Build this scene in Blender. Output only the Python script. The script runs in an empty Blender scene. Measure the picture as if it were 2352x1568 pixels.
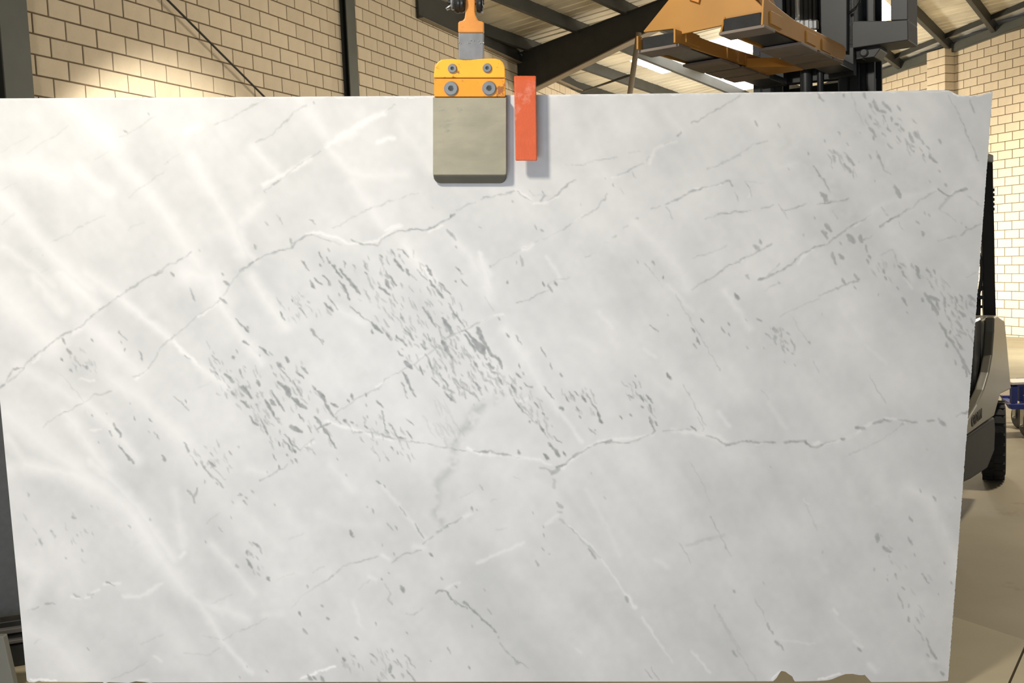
import bpy, math, random
import numpy as np
from mathutils import Vector, Matrix

random.seed(7)
RNG = np.random.default_rng(7)
scn = bpy.context.scene
COL = scn.collection

# ------------------------------------------------------------------ camera
F = 2195.0                       # focal length in pixels of the 2352 px wide frame
PITCH, ROLL = -0.0857, -0.0403
_fw = np.array([0, math.cos(PITCH), math.sin(PITCH)])
_r0 = np.array([1.0, 0, 0]); _u0 = np.cross(_r0, _fw)
RT = math.cos(ROLL)*_r0 + math.sin(ROLL)*_u0
UP = -math.sin(ROLL)*_r0 + math.cos(ROLL)*_u0
cam_data = bpy.data.cameras.new('camera'); cam = bpy.data.objects.new('camera', cam_data); COL.objects.link(cam)
cam_data.sensor_width = 36.0; cam_data.lens = 36.0*F/2352.0
cam_data.clip_start = 0.05; cam_data.clip_end = 200
cam.matrix_world = Matrix(((RT[0], UP[0], -_fw[0], 0), (RT[1], UP[1], -_fw[1], 0), (RT[2], UP[2], -_fw[2], 0), (0, 0, 0, 1)))
scn.camera = cam
FLOOR = -1.5                     # eye height 1.5 m: the eye is the origin

# ------------------------------------------------------------------ light
scn.view_settings.view_transform = 'Standard'; scn.view_settings.look = 'None'
scn.view_settings.exposure = 0.07; scn.view_settings.gamma = 1.0
scn.view_settings.use_curve_mapping = False
w = bpy.data.worlds.new('world'); scn.world = w; w.use_nodes = True
bg = w.node_tree.nodes['Background']; bg.inputs[0].default_value = (0.86, 0.93, 1.0, 1); bg.inputs[1].default_value = 0.34

def lamp(name, kind, loc, target, power, color, size=0.5, size_y=None, spot=None, blend=.3):
    d = bpy.data.lights.new(name, kind); d.energy = power; d.color = color
    if kind == 'AREA':
        d.shape = 'RECTANGLE' if size_y else 'DISK'; d.size = size
        if size_y: d.size_y = size_y
    else:
        d.shadow_soft_size = size
    if kind == 'SPOT': d.spot_size = spot; d.spot_blend = blend
    o = bpy.data.objects.new(name, d); COL.objects.link(o); o.location = loc
    o.rotation_euler = (Vector(target)-Vector(loc)).to_track_quat('-Z', 'Y').to_euler()
    return o
WARM = (1.0, .90, .74)
lamp('unseen_hall_lamp', 'AREA', (-1.75, .3, 2.6), (-.6, 3, .1), 176, (1.0, .92, .79), .5)
lamp('added_fill_left', 'AREA', (-3.6, .4, -.5), (-.9, 3, -.5), 6, (.97, .98, 1.0), 1.6, 2.0)  # added fill that brightens the slab from the left; no doorway is built
lamp('added_fill_low', 'AREA', (-.7, -.5, -.9), (-.4, 3, -.9), 60, (.78, .85, 1.0), 1.6, .9)  # low fill added facing the slab to lift its middle and bottom
lamp('doorway_light_right', 'AREA', (11.2, 14.4, .8), (9.2, 15.6, -1.8), 680, (1.0, .95, .80), 1.6, 1.8)
lamp('added_spot', 'SPOT', (4.2, 23.4, -1.0), (12.4, 20.0, -.5), 5200, (1.0, .94, .76), .15, spot=math.radians(62), blend=1.0)  # spot added out of sight behind the slab to brighten the right wall
lamp('unseen_hall_lamp', 'POINT', (5.4, 13.6, 3.2), (5, 13, -1), 215, WARM, .4)  # added fill for the middle of the hall and its roof
lamp('unseen_hall_lamp', 'POINT', (6.2, 23.4, 1.4), (4.6, 23.6, -1), 1000, (1, .92, .77), .4)  # added fill, hung low to brighten the far roof and right wall
lamp('unseen_hall_lamp', 'AREA', (5.6, 6.6, 4.3), (5.2, 6.8, -1), 330, WARM, .6)  # added fill to lift the floor near the forklift
lamp('unseen_hall_lamp', 'AREA', (0.6, 10.5, 4.1), (0, 12, -1), 95, WARM, 1.2)  # added fill for the left block wall
lamp('added_spot', 'SPOT', (-.9, 5.0, -1.0), (-4.03, 10.72, .85), 5000, (1.0, .93, .80), .12, spot=math.radians(25), blend=.5)  # spot added behind the slab to make the bright pool on the left wall

# ------------------------------------------------------------------ small geometry kit
def V(*a): return np.array(a, float)
def nrm(v): v = np.asarray(v, float); return v/np.linalg.norm(v)
def ray(x, y): return _fw + RT*(x-1176)/F - UP*(y-784)/F
def on_plane(x, y, p0, n):
    r = ray(x, y); return r*(np.dot(p0, n)/np.dot(r, n))
def at_z(x, y, z): r = ray(x, y); return r*(z/r[2])

class MB:
    def __init__(s): s.v = []; s.f = []; s.m = []; s.sm = []
    def add(s, vs, fs, mi=0, smooth=False):
        o = len(s.v); s.v += [tuple(map(float, p)) for p in vs]
        s.f += [tuple(i+o for i in f) for f in fs]; s.m += [mi]*len(fs); s.sm += [smooth]*len(fs)
        return s
    def box(s, c, X, Y, Z, hx, hy, hz, mi=0):
        c, X, Y, Z = map(lambda q: np.asarray(q, float), (c, X, Y, Z))
        vs = [c+X*hx*i+Y*hy*j+Z*hz*k for k in (-1, 1) for j in (-1, 1) for i in (-1, 1)]
        return s.add(vs, [(0, 2, 3, 1), (4, 5, 7, 6), (0, 1, 5, 4), (2, 6, 7, 3), (0, 4, 6, 2), (1, 3, 7, 5)], mi)
    def bar(s, a, b, up, wd, ht, mi=0):
        a = np.asarray(a, float); b = np.asarray(b, float); d = nrm(b-a)
        X = nrm(np.cross(d, up)); U = np.cross(X, d)
        return s.box((a+b)/2, d, X, U, np.linalg.norm(b-a)/2, wd/2, ht/2, mi)
    def prism(s, pts, depth, mi=0, holes=None):
        # pts: 3-D polygon, depth: vector
        n = len(pts); d = np.asarray(depth, float)
        vs = list(pts)+[np.asarray(p)+d for p in pts]
        fs = [tuple(range(n-1, -1, -1)), tuple(range(n, 2*n))]+[(i, (i+1) % n, n+(i+1) % n, n+i) for i in range(n)]
        return s.add(vs, fs, mi)
    def loft(s, rings, mi=0, caps=True, smooth=False):
        n = len(rings[0]); vs = [p for r in rings for p in r]; fs = []
        for k in range(len(rings)-1):
            for i in range(n):
                j = (i+1) % n; fs.append((k*n+i, k*n+j, (k+1)*n+j, (k+1)*n+i))
        s.add(vs, fs, mi, smooth)
        if caps:
            o = len(s.v)-len(vs)
            s.f += [tuple(o+i for i in range(n-1, -1, -1)), tuple(o+(len(rings)-1)*n+i for i in range(n))]
            s.m += [mi, mi]; s.sm += [False, False]
        return s
    def tube(s, path, r, n=10, mi=0, caps=True):
        path = [np.asarray(p, float) for p in path]; rings = []
        for i, p in enumerate(path):
            d = nrm((path[min(i+1, len(path)-1)]-path[max(i-1, 0)]))
            a = np.cross(d, V(0, 0, 1)) if abs(d[2]) < .9 else np.cross(d, V(1, 0, 0))
            a = nrm(a); b = np.cross(d, a); rr = r[i] if isinstance(r, (list, tuple)) else r
            rings.append([p+rr*(math.cos(t)*a+math.sin(t)*b) for t in np.linspace(0, 2*math.pi, n, endpoint=False)])
        return s.loft(rings, mi, caps, True)
    def lathe(s, c, axis, prof, n=24, mi=0):
        axis = nrm(axis); a = np.cross(axis, V(0, 0, 1)) if abs(axis[2]) < .9 else np.cross(axis, V(1, 0, 0))
        a = nrm(a); b = np.cross(axis, a)
        rings = [[np.asarray(c)+axis*h+max(r, 1e-4)*(math.cos(t)*a+math.sin(t)*b) for t in np.linspace(0, 2*math.pi, n, endpoint=False)] for r, h in prof]
        return s.loft(rings, mi, True, True)
    def build(s, name, mats, parent=None, bevel=0, seg=2):
        loc = Vector((0, 0, 0))
        if parent is not None:
            p = parent; 
            while p is not None: loc += p.location; p = p.parent
        me = bpy.data.meshes.new(name)
        me.from_pydata([(x-loc.x, y-loc.y, z-loc.z) for x, y, z in s.v], [], s.f)
        for m in (mats if isinstance(mats, (list, tuple)) else [mats]): me.materials.append(m)
        me.polygons.foreach_set('material_index', s.m); me.polygons.foreach_set('use_smooth', s.sm)
        me.validate()
        import bmesh
        bm = bmesh.new(); bm.from_mesh(me); bmesh.ops.recalc_face_normals(bm, faces=bm.faces)
        for e in bm.edges:
            if len(e.link_faces) == 2 and e.calc_face_angle(0) > .6: e.smooth = False
        bm.to_mesh(me); bm.free(); me.update()
        o = bpy.data.objects.new(name, me); COL.objects.link(o)
        if parent is not None: o.parent = parent
        if bevel:
            b = o.modifiers.new('edge', 'BEVEL'); b.width = bevel; b.segments = seg; b.limit_method = 'ANGLE'; b.angle_limit = math.radians(40)
        return o
def tag(o, label=None, cat=None, group=None, kind=None):
    if label: o['label'] = label
    if cat: o['category'] = cat
    if group: o['group'] = group
    if kind: o['kind'] = kind
    return o
def empty(name, loc, label=None, cat=None, group=None, kind=None):
    o = bpy.data.objects.new(name, None); COL.objects.link(o); o.location = [float(q) for q in loc]
    o.empty_display_size = .1
    return tag(o, label, cat, group, kind)

# ------------------------------------------------------------------ materials
def mat(name, col, rough=.6, metal=0.0, var=.06, scale=6.0, bump=0.0, col2=None, spots=None, objvar=0.0, spec=.4, stretch=None):
    m = bpy.data.materials.new(name); m.use_nodes = True; nt = m.node_tree; N = nt.nodes; L = nt.links
    b = N['Principled BSDF']; b.inputs['Roughness'].default_value = rough; b.inputs['Metallic'].default_value = metal
    b.inputs['Specular IOR Level'].default_value = spec
    tc = N.new('ShaderNodeTexCoord'); mp = N.new('ShaderNodeMapping'); L.new(tc.outputs['Object'], mp.inputs[0])
    if stretch: mp.inputs['Scale'].default_value = stretch
    nz = N.new('ShaderNodeTexNoise'); nz.inputs['Scale'].default_value = scale; nz.inputs['Detail'].default_value = 6; L.new(mp.outputs[0], nz.inputs['Vector'])
    rp = N.new('ShaderNodeValToRGB'); L.new(nz.outputs['Fac'], rp.inputs[0])
    c1 = tuple(max(0, c*(1-var)) for c in col); c2 = col2 if col2 else tuple(min(1, c*(1+var)) for c in col)
    rp.color_ramp.elements[0].position = .3; rp.color_ramp.elements[0].color = (*c1, 1)
    rp.color_ramp.elements[1].position = .7; rp.color_ramp.elements[1].color = (*c2, 1)
    out = rp.outputs[0]
    if spots:      # (scale, threshold, colour): wear or dirt patches
        n2 = N.new('ShaderNodeTexNoise'); n2.inputs['Scale'].default_value = spots[0]; n2.inputs['Detail'].default_value = 8; n2.inputs['Roughness'].default_value = .7
        L.new(mp.outputs[0], n2.inputs['Vector'])
        mr = N.new('ShaderNodeMapRange'); mr.inputs['From Min'].default_value = spots[1]; mr.inputs['From Max'].default_value = spots[1]+.06
        L.new(n2.outputs['Fac'], mr.inputs[0])
        mx = N.new('ShaderNodeMix'); mx.data_type = 'RGBA'; L.new(mr.outputs[0], mx.inputs[0]); L.new(out, mx.inputs[6]); mx.inputs[7].default_value = (*spots[2], 1)
        out = mx.outputs[2]
    if objvar:
        oi = N.new('ShaderNodeObjectInfo'); mr = N.new('ShaderNodeMapRange'); mr.inputs['To Min'].default_value = 1-objvar; mr.inputs['To Max'].default_value = 1+objvar
        L.new(oi.outputs['Random'], mr.inputs[0])
        vm = N.new('ShaderNodeVectorMath'); vm.operation = 'SCALE'; L.new(out, vm.inputs[0]); L.new(mr.outputs[0], vm.inputs['Scale']); out = vm.outputs[0]
    L.new(out, b.inputs['Base Color'])
    if bump:
        bp = N.new('ShaderNodeBump'); bp.inputs['Strength'].default_value = bump; bp.inputs['Distance'].default_value = .01
        n3 = N.new('ShaderNodeTexNoise'); n3.inputs['Scale'].default_value = scale*6; n3.inputs['Detail'].default_value = 4; L.new(mp.outputs[0], n3.inputs['Vector'])
        L.new(n3.outputs['Fac'], bp.inputs['Height']); L.new(bp.outputs[0], b.inputs['Normal'])
    return m
M = {
 'block': mat('cream_block', (.56, .47, .345), .85, var=.06, scale=5, bump=.25, objvar=.05, spots=(9, .66, (.42, .34, .24))),
 'mortar': mat('brown_mortar', (.135, .10, .06), .95, var=.2, scale=12),
 'steel': mat('grey_painted_steel', (.082, .086, .075), .55, var=.1, scale=3),
 'steel_dark': mat('dark_painted_steel', (.032, .033, .030), .6, var=.15, scale=3),
 'steel_tan': mat('tan_painted_steel', (.20, .165, .12), .6, var=.12, scale=3),
 'foil': mat('dusty_roof_foil', (.60, .56, .46), .36, .22, var=.22, scale=.9, bump=.12),
 'yellow': mat('chipped_yellow_paint', (.86, .42, .035), .42, var=.05, scale=14, spots=(22, .585, (.24, .10, .03))),
 'yellow_deep': mat('worn_orange_yellow_paint', (.78, .31, .022), .45, var=.08, scale=14, spots=(17, .56, (.30, .11, .03))),
 'orange_worn': mat('worn_orange_paint', (.62, .25, .05), .45, var=.15, scale=18, spots=(18, .60, (.25, .12, .05))),
 'bare': mat('bare_scuffed_steel', (.27, .275, .28), .38, .6, var=.15, scale=25, spots=(30, .58, (.36, .24, .15))),
 'pad': mat('olive_grey_jaw', (.285, .27, .20), .6, var=.10, scale=7, bump=.08, col2=(.35, .325, .24), stretch=(1, 1, 2), spots=(5, .60, (.245, .25, .20))),
 'pad_shade': mat('shaded_jaw_lip', (.115, .11, .085), .7, var=.12, scale=9),  # shade on the jaw's downward bevel, painted in as a darker tone
 'bolt': mat('grey_zinc_bolt', (.26, .28, .29), .35, .45, var=.08, scale=40),
 'socket': mat('dark_socket', (.05, .055, .05), .5, .3, var=.2, scale=60),
 'blackmetal': mat('black_forged_steel', (.035, .033, .03), .3, .5, var=.3, scale=20),
 'zinc': mat('bright_zinc', (.55, .56, .56), .25, .8, var=.1, scale=20),
 'red': mat('orange_red_paint', (.56, .098, .030), .5, var=.06, scale=30, bump=.10, spots=(5, .57, (.60, .19, .12))),
 'jib': mat('dark_yellow_paint', (.42, .20, .034), .5, var=.10, scale=5, spots=(14, .66, (.20, .10, .04))),
 'jib_under': mat('dusty_brown_strap_steel', (.19, .155, .125), .7, var=.15, scale=8),
 'mast': mat('blue_black_mast_steel', (.022, .025, .029), .42, .2, var=.2, scale=4, spots=(16, .72, (.10, .10, .10))),
 'carriage': mat('charcoal_carriage_steel', (.040, .043, .044), .5, .1, var=.12, scale=5, spots=(30, .73, (.30, .30, .29))),
 'cream': mat('cream_truck_paint', (.128, .118, .09), .34, var=.04, scale=4),
 'truck_dark': mat('charcoal_truck_panel', (.018, .0175, .0155), .7, var=.1, scale=5),
 'black': mat('black_plastic', (.014, .014, .013), .5, var=.2, scale=8),
 'rubber': mat('black_tyre_rubber', (.018, .018, .017), .8, var=.25, scale=20, bump=.2),
 'seat': mat('black_vinyl', (.035, .034, .033), .35, var=.2, scale=10),
 'blue': mat('blue_trolley_paint', (.022, .038, .20), .45, var=.1, scale=8),
 'white': mat('white_board', (.70, .67, .58), .6, var=.05, scale=8),
 'wheel': mat('grey_wheel_rubber', (.10, .10, .095), .7, var=.15, scale=20),
 'granite': mat('dark_granite', (.036, .037, .032), .5, var=.15, scale=40),
 'rack': mat('grey_rack_bar', (.075, .072, .066), .6, var=.1, scale=6),
 'post': mat('grey_green_post', (.13, .13, .11), .6, var=.08, scale=6),
 'text': mat('dark_lettering', (.05, .045, .035), .6, var=.1),
}
def translucent():
    m = bpy.data.materials.new('daylit_translucent_sheet'); m.use_nodes = True; nt = m.node_tree
    b = nt.nodes['Principled BSDF']; b.inputs['Base Color'].default_value = (.9, .9, .86, 1); b.inputs['Roughness'].default_value = .6
    b.inputs['Emission Color'].default_value = (1, .985, .93, 1); b.inputs['Emission Strength'].default_value = 4.0
    tc = nt.nodes.new('ShaderNodeTexCoord'); nz = nt.nodes.new('ShaderNodeTexNoise'); nz.inputs['Scale'].default_value = 3
    nt.links.new(tc.outputs['Object'], nz.inputs['Vector'])
    mr = nt.nodes.new('ShaderNodeMapRange'); mr.inputs['To Min'].default_value = 3.2; mr.inputs['To Max'].default_value = 4.8
    nt.links.new(nz.outputs['Fac'], mr.inputs[0]); nt.links.new(mr.outputs[0], b.inputs['Emission Strength'])
    return m
M['skylight'] = translucent()
def concrete():
    m = mat('stained_concrete', (.25, .215, .148), .55, var=.14, scale=1.3, bump=.15, spots=(2.4, .60, (.20, .165, .105)), objvar=.0)
    return m
M['concrete'] = concrete()
M['concrete_light'] = mat('paler_concrete', (.335, .29, .195), .55, var=.12, scale=1.6, bump=.15, spots=(2.6, .62, (.36, .30, .22)))

# ------------------------------------------------------------------ the shed: directions
BD = V(math.sin(math.radians(35)), math.cos(math.radians(35)), 0)      # purlins and forklift run this way
LD = V(math.cos(math.radians(35)), -math.sin(math.radians(35)), 0)     # across it, to the right
ZU = V(0, 0, 1)
L0 = V(-4.4586, 9.7287, 2.5757); LA = .4011
R0 = V(11.3738, 21.9824, 3.2142); RA = -.3436
Ld = V(math.sin(LA), math.cos(LA), 0); Ln = V(math.cos(LA), -math.sin(LA), 0)       # normal of left wall, into the shed
Rd = V(math.sin(RA), math.cos(RA), 0); Rn = V(-math.cos(RA), math.sin(RA), 0)       # normal of right wall, into the shed
ROOF_N = V(-.0378, .0682, 1); ROOF_P = V(.23, 20.8, 4.4)
def roof_z(x, y): return ROOF_P[2]+.0378*(x-ROOF_P[0])-.0682*(y-ROOF_P[1])
def roof_pt(b, l, up=0): p = BD*b+LD*l; return V(p[0], p[1], roof_z(p[0], p[1])+up)
def project(p):
    d = np.dot(p, _fw); return 1176+F*np.dot(p, RT)/d, 784-F*np.dot(p, UP)/d

# floor: flat concrete bays by the slab, then an apron falling gently to the far walls
BF, FALL = 8.6, .046
def floor_z(x, y): return FLOOR-max(0.0, x*BD[0]+y*BD[1]-BF)*FALL
fl = empty('floor', (0, 0, FLOOR), kind='structure')
J1 = (V(1.641, 3.129), V(1.834, 3.394)); J2 = (V(1.731, 3.723), V(1.863, 3.501))
d1 = nrm(J1[1]-J1[0]); d2 = nrm(J2[1]-J2[0])
A = np.linalg.solve(np.array([d1, -d2]).T, J2[0]-J1[0]); X0 = J1[0]+d1*A[0]
n1 = V(-d1[1], d1[0])
def clip_poly(P, n, c):              # keep n.p <= c
    out = []
    for i in range(len(P)):
        p, q = P[i], P[(i+1) % len(P)]; a, b = np.dot(n, p)-c, np.dot(n, q)-c
        if a <= 0: out.append(p)
        if a*b < 0: out.append(p+(q-p)*a/(a-b))
    return out
big = [V(-14, -7), V(26, -7), V(26, 44), V(-14, 44)]; bd2 = V(BD[0], BD[1]); n2 = V(-d2[1], d2[0]); n2 = n2 if n2[1] > 0 else -n2
near = clip_poly(big, bd2, BF)
bays = [(clip_poly(clip_poly(near, n1, np.dot(n1, X0)-.004), n2, np.dot(n2, X0)), 'concrete_light'), (clip_poly(clip_poly(near, -n1, -np.dot(n1, X0)-.004), n2, np.dot(n2, X0)), 'concrete_light'),
        (clip_poly(near, -n2, -np.dot(n2, X0)), 'concrete')]
for P, mk in bays: MB().prism([V(*q, FLOOR-.12) for q in P], V(0, 0, .12)).build('concrete_bay', M[mk], fl)
P = clip_poly(big, -bd2, -BF); MB().prism([V(*q, floor_z(*q)-.12) for q in P], V(0, 0, .12)).build('concrete_apron', M['concrete'], fl)
MB().prism([V(*q, FLOOR-.2) for q in near], V(0, 0, .075)).build('subgrade', M['mortar'], fl)

# block walls ---------------------------------------------------------------
def block_mesh(name, ln, ht=.184, dp=.09, ch=.004):
    me = bpy.data.meshes.new(name); h = ln/2; k = ht/2
    vs = [(-h, 0, -k), (h, 0, -k), (h, 0, k), (-h, 0, k), (-h, dp-ch, -k), (h, dp-ch, -k), (h, dp-ch, k), (-h, dp-ch, k),
          (-h+ch, dp, -k+ch), (h-ch, dp, -k+ch), (h-ch, dp, k-ch), (-h+ch, dp, k-ch)]
    fs = [(8, 9, 10, 11)]+[(i, (i+1) % 4, 4+(i+1) % 4, 4+i) for i in range(4)]+[(4+i, 4+(i+1) % 4, 8+(i+1) % 4, 8+i) for i in range(4)]+[(3, 2, 1, 0)]
    me.from_pydata(vs, [], fs); me.materials.append(M['block']); me.validate(); me.update()
    import bmesh
    bm = bmesh.new(); bm.from_mesh(me); bmesh.ops.recalc_face_normals(bm, faces=bm.faces); bm.to_mesh(me); bm.free()
    return me
def wall(name, P0, D, Nn, s0, s1, z_of, skip=None, part_ok=None, joint0=.011):
    root = empty(name, (P0[0], P0[1], FLOOR), kind='structure')
    full = block_mesh('block', .384); rest = MB(); parts = []
    ang = math.atan2(D[1], D[0]); kmin = int(math.floor((FLOOR-1.6-P0[2])/.2)); kmax = 16
    top = []
    for k in range(kmin, kmax):
        off = 0.0 if k % 2 == 0 else .5
        for i in range(int(math.floor(s0/.4))-1, int(math.ceil(s1/.4))+1):
            a = max((i+off)*.4+.008, s0); b = min((i+off+1)*.4-.008, s1)
            if b-a < .05: continue
            zc = P0[2]+(k+.5)*.2; c = P0+D*(a+b)/2; c = V(c[0], c[1], zc)
            if zc+.09 > z_of((a+b)/2) or zc+.09 < floor_z(c[0], c[1]): continue
            if skip and skip((a+b)/2, zc): continue
            px, py = project(c)
            vis = part_ok(px, py)
            parts.append((vis, np.linalg.norm(c), a, b, c))
    vis = sorted([p for p in parts if p[0]], key=lambda p: p[1])
    chosen = vis[:298]; others = vis[298:]+[p for p in parts if not p[0]]
    for _, dist, a, b, c in chosen:
        me = full if abs((b-a)-.384) < .002 else block_mesh('block', b-a)
        o = bpy.data.objects.new('block', me); COL.objects.link(o); o.parent = root
        j = random.uniform(-.0015, .0015)
        q = c-Nn*(.09-.0)+Nn*j
        o.location = (q[0]-P0[0], q[1]-P0[1], q[2]-FLOOR)
        flip = np.dot(np.cross(ZU, D), Nn)
        o.rotation_euler = (0, 0, ang if flip > 0 else ang+math.pi)
    for _, dist, a, b, c in others:
        rest.box(c-Nn*.045, D, Nn, ZU, (b-a)/2, .045, .092)
    r = rest.build('blockwork', M['block'], root); r['kind'] = 'stuff'
    bk = MB(); c = P0+D*(s0+s1)/2
    n = 14
    pts = []
    ss = np.linspace(s0, s1, n)
    for s in ss: q = P0+D*s-Nn*joint0; pts.append(V(q[0], q[1], floor_z(q[0], q[1])-.1))
    for s in ss[::-1]: q = P0+D*s-Nn*joint0; pts.append(V(q[0], q[1], z_of(s)+.0))
    bk.prism(pts, -Nn*.11)
    bk.build('mortar_bed', M['mortar'], root)
    return root
left_top = lambda s: roof_z(*(L0+Ld*s)[:2])-.02
wl = wall('wall_left', L0, Ld, Ln, -6.5, 28.5, lambda s: 6.2 if s < -9 else (left_top(s) if s > 7.6 else left_top(s)), None,
          lambda x, y: -30 < x < 1330 and -25 < y < 232)
right_top = lambda s: roof_z(*(R0+Rd*s)[:2])-.02
wr = wall('wall_right', R0, Rd, Rn, -9.0, 14.8, right_top, None,
          lambda x, y: (2000 < x < 2380 and -20 < y < 225) or (2225 < x < 2385 and 200 <= y < 860))

# engaged pier on the right wall
pc = on_plane(2193, 200, R0, Rn); ps0 = np.dot(pc-R0, Rd)
pe = R0+Rn*.30; pl_ = on_plane(2128.7, 200, pe, Rn); ps1 = np.dot(pl_-pe, Rd)
pier = empty('pier', V(*(R0+Rd*(ps0+ps1)/2)[:2], FLOOR), 'cream block pier standing proud of the right wall', 'pier', kind='structure')
wd = ps1-ps0
mo = MB(); mc = R0+Rd*(ps0+ps1)/2+Rn*.146; top = roof_z(mc[0], mc[1])-.10
mo.box(V(mc[0], mc[1], (FLOOR-1+top)/2), Rd, Rn, ZU, wd/2-.008, .142, (top-FLOOR+1)/2); mo.build('mortar_bed', M['mortar'], pier)
for k in range(-29, 8):
    z = R0[2]+(k+.5)*.2
    if z+.1 > top+.12: continue
    segs = [(0, wd)] if k % 2 else [(0, wd*.36), (wd*.36+.01, wd)]
    for a, b in segs:
        c = R0+Rd*(ps0+(a+b)/2)+Rn*.15
        MB().box(V(c[0], c[1], z), Rd, Rn, ZU, (b-a)/2, .15, .092).build('block', M['block'], pier, .004, 1)

# steel columns of the left wall
def column(name, px_l, px_r, label, px_edge=None, dp=.2):
    base = on_plane((px_l+px_r)/2, 215, L0+Ln*dp, Ln)
    a = on_plane(px_l, 215, L0+Ln*dp, Ln); b = on_plane(px_r, 215, L0+Ln*dp, Ln); wdt = np.linalg.norm((b-a)[:2])
    t = empty(name, V(base[0], base[1], FLOOR), label, 'column')
    top = roof_z(base[0], base[1])-.05; z0, z1 = floor_z(base[0], base[1]), top
    zc = (z0+z1)/2; hz = (z1-z0)/2; c = V(base[0], base[1], zc)
    MB().box(c-Ln*.008, Ld, Ln, ZU, wdt/2, .008, hz).build('front_flange', M['steel'], t, .002)
    MB().box(c-Ln*(dp/2), Ld, Ln, ZU, .007, dp/2-.017, hz).build('web', M['steel_dark'], t)
    MB().box(c-Ln*(dp-.009), Ld, Ln, ZU, wdt/2, .008, hz).build('rear_flange', M['steel_dark'], t)
    MB().box(V(base[0], base[1], z0+.01)-Ln*dp/2, Ld, Ln, ZU, wdt/2+.05, dp/2+.04, .01).build('base_plate', M['steel'], t)
    return t
column('steel_column', 14, 79, 'grey steel column at the left edge against the cream block wall', dp=.28)
column('steel_column', 806, 826, 'slim dark steel column left of the yellow clamp on the block wall', dp=.12)

# tapered rafter with its column at the far end of the left wall -----------------
T1 = on_plane(1180, 129, ROOF_P, ROOF_N); T2 = on_plane(1455, 25, ROOF_P, ROOF_N)
rd = (T2-T1); rn = nrm(V(rd[1], -rd[0], 0)); B1 = on_plane(1234, 202, T1, rn); B2 = on_plane(1459, 91, T1, rn)
sl = (B2-B1)/np.linalg.norm((B2-B1)[:2]); rdir = nrm(V(rd[0], rd[1], 0)); slt = rd/np.linalg.norm(rd[:2])
def r_top(t): return T1+slt*t
def r_bot(t):
    t1 = np.dot((B1-T1)[:2], rdir[:2]); t2 = np.dot((B2-T1)[:2], rdir[:2]); te = t2+.5
    if t <= te: z = B1[2]+(t-t1)*sl[2]
    else: z = r_top(t)[2]-(r_top(te)[2]-(B1[2]+(te-t1)*sl[2]))
    q = T1+rdir*t; return V(q[0], q[1], z)
raf = empty('roof_rafter', r_bot(0), 'dark tapered steel rafter rising from the far end of left wall', 'beam')
ts = [-.35, 0, 1, 2, 3, 3.9, 6, 10, 15, 20, 25]
wb = MB(); fb = MB(); ft = MB()
for a, b in zip(ts[:-1], ts[1:]):
    wb.prism([r_bot(a), r_bot(b), r_top(b), r_top(a)], rn*.012)
    fb.prism([r_bot(a)-rn*.11, r_bot(b)-rn*.11, r_bot(b)+rn*.11, r_bot(a)+rn*.11], V(0, 0, -.022))
    ft.prism([r_top(a)-rn*.09, r_top(b)-rn*.09, r_top(b)+rn*.09, r_top(a)+rn*.09], V(0, 0, -.016))
wb.build('web', M['steel_dark'], raf); fb.build('bottom_flange', M['steel_tan'], raf); ft.build('top_flange', M['steel_dark'], raf)
cp = r_bot(-.1); colm = empty('steel_column', V(cp[0], cp[1], FLOOR), 'dark steel column under the low end of the tapered rafter', 'column')
fz0 = floor_z(cp[0], cp[1]); cz = (fz0+r_top(0)[2]-.1)/2; ch = (r_top(0)[2]-.1-fz0)/2
MB().box(V(cp[0], cp[1], cz)-rdir*.02, rdir, rn, ZU, .11, .008, ch).build('web', M['steel_dark'], colm)
MB().box(V(cp[0], cp[1], cz)+rdir*.1, rdir, rn, ZU, .01, .11, ch).build('front_flange', M['steel_dark'], colm)
MB().box(V(cp[0], cp[1], cz)-rdir*.14, rdir, rn, ZU, .01, .11, ch).build('rear_flange', M['steel_dark'], colm)

# ceiling: roof sheets across the purlins
ce = empty('ceiling', roof_pt(12, 0), kind='structure')
LSEG = (-16.5, 16.0)
def sheet(b0, wdt, m, name, l0, l1):
    prof = [(0, .0), (.03, .028), (.07, .028), (.10, 0), (wdt*.36, -.004), (wdt*.40, .012), (wdt*.44, -.004), (wdt*.68, -.006), (wdt*.72, .012), (wdt*.76, -.004), (wdt, 0)]
    lo = [roof_pt(b0+u, l0, .20+h) for u, h in prof]; hi = [roof_pt(b0+u, l1, .20+h) for u, h in prof]
    n = len(prof); mb = MB()
    mb.add(lo+hi, [(i, i+1, n+i+1, n+i) for i in range(n-1)])
    return mb.build(name, m, ce)
b0 = -6.0
edges = [20.6, 21.5, 22.4, 24.2, 25.1, 26.0]
strips = []
x = 20.6
while x > -6: strips.append((x-.8, .8, 'foil')); x -= .8
strips += [(20.6, .9, 'skylight'), (21.5, .9, 'skylight'), (22.4, .9, 'foil'), (23.3, .9, 'skylight'), (24.2, .9, 'skylight'), (25.1, .9, 'skylight')]
x = 26.0
while x < 38: strips.append((x, .8, 'foil')); x += .8
for a, wdt, mk in strips:
    if mk == 'skylight':
        l0, l1 = (-10.75, -5.0) if a < 22.4 else (-10.35, -7.3)
        sheet(a, wdt+.012, M['skylight'], 'skylight_sheet', l0, l1)
        sheet(a, wdt+.012, M['foil'], 'roof_sheet', LSEG[0], l0+.05); sheet(a, wdt+.012, M['foil'], 'roof_sheet', l1-.05, LSEG[1])
    else: sheet(a, wdt+.012, M[mk], 'roof_sheet', *LSEG)
PURL = [-15.0, -13.75, -12.55, -11.36, -10.0, -8.75, -7.35, -5.92, -4.58, -3.5, -2.25, -1.0, .2, 1.4, 2.6, 3.8, 5.0, 6.2, 7.4, 8.6]
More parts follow.
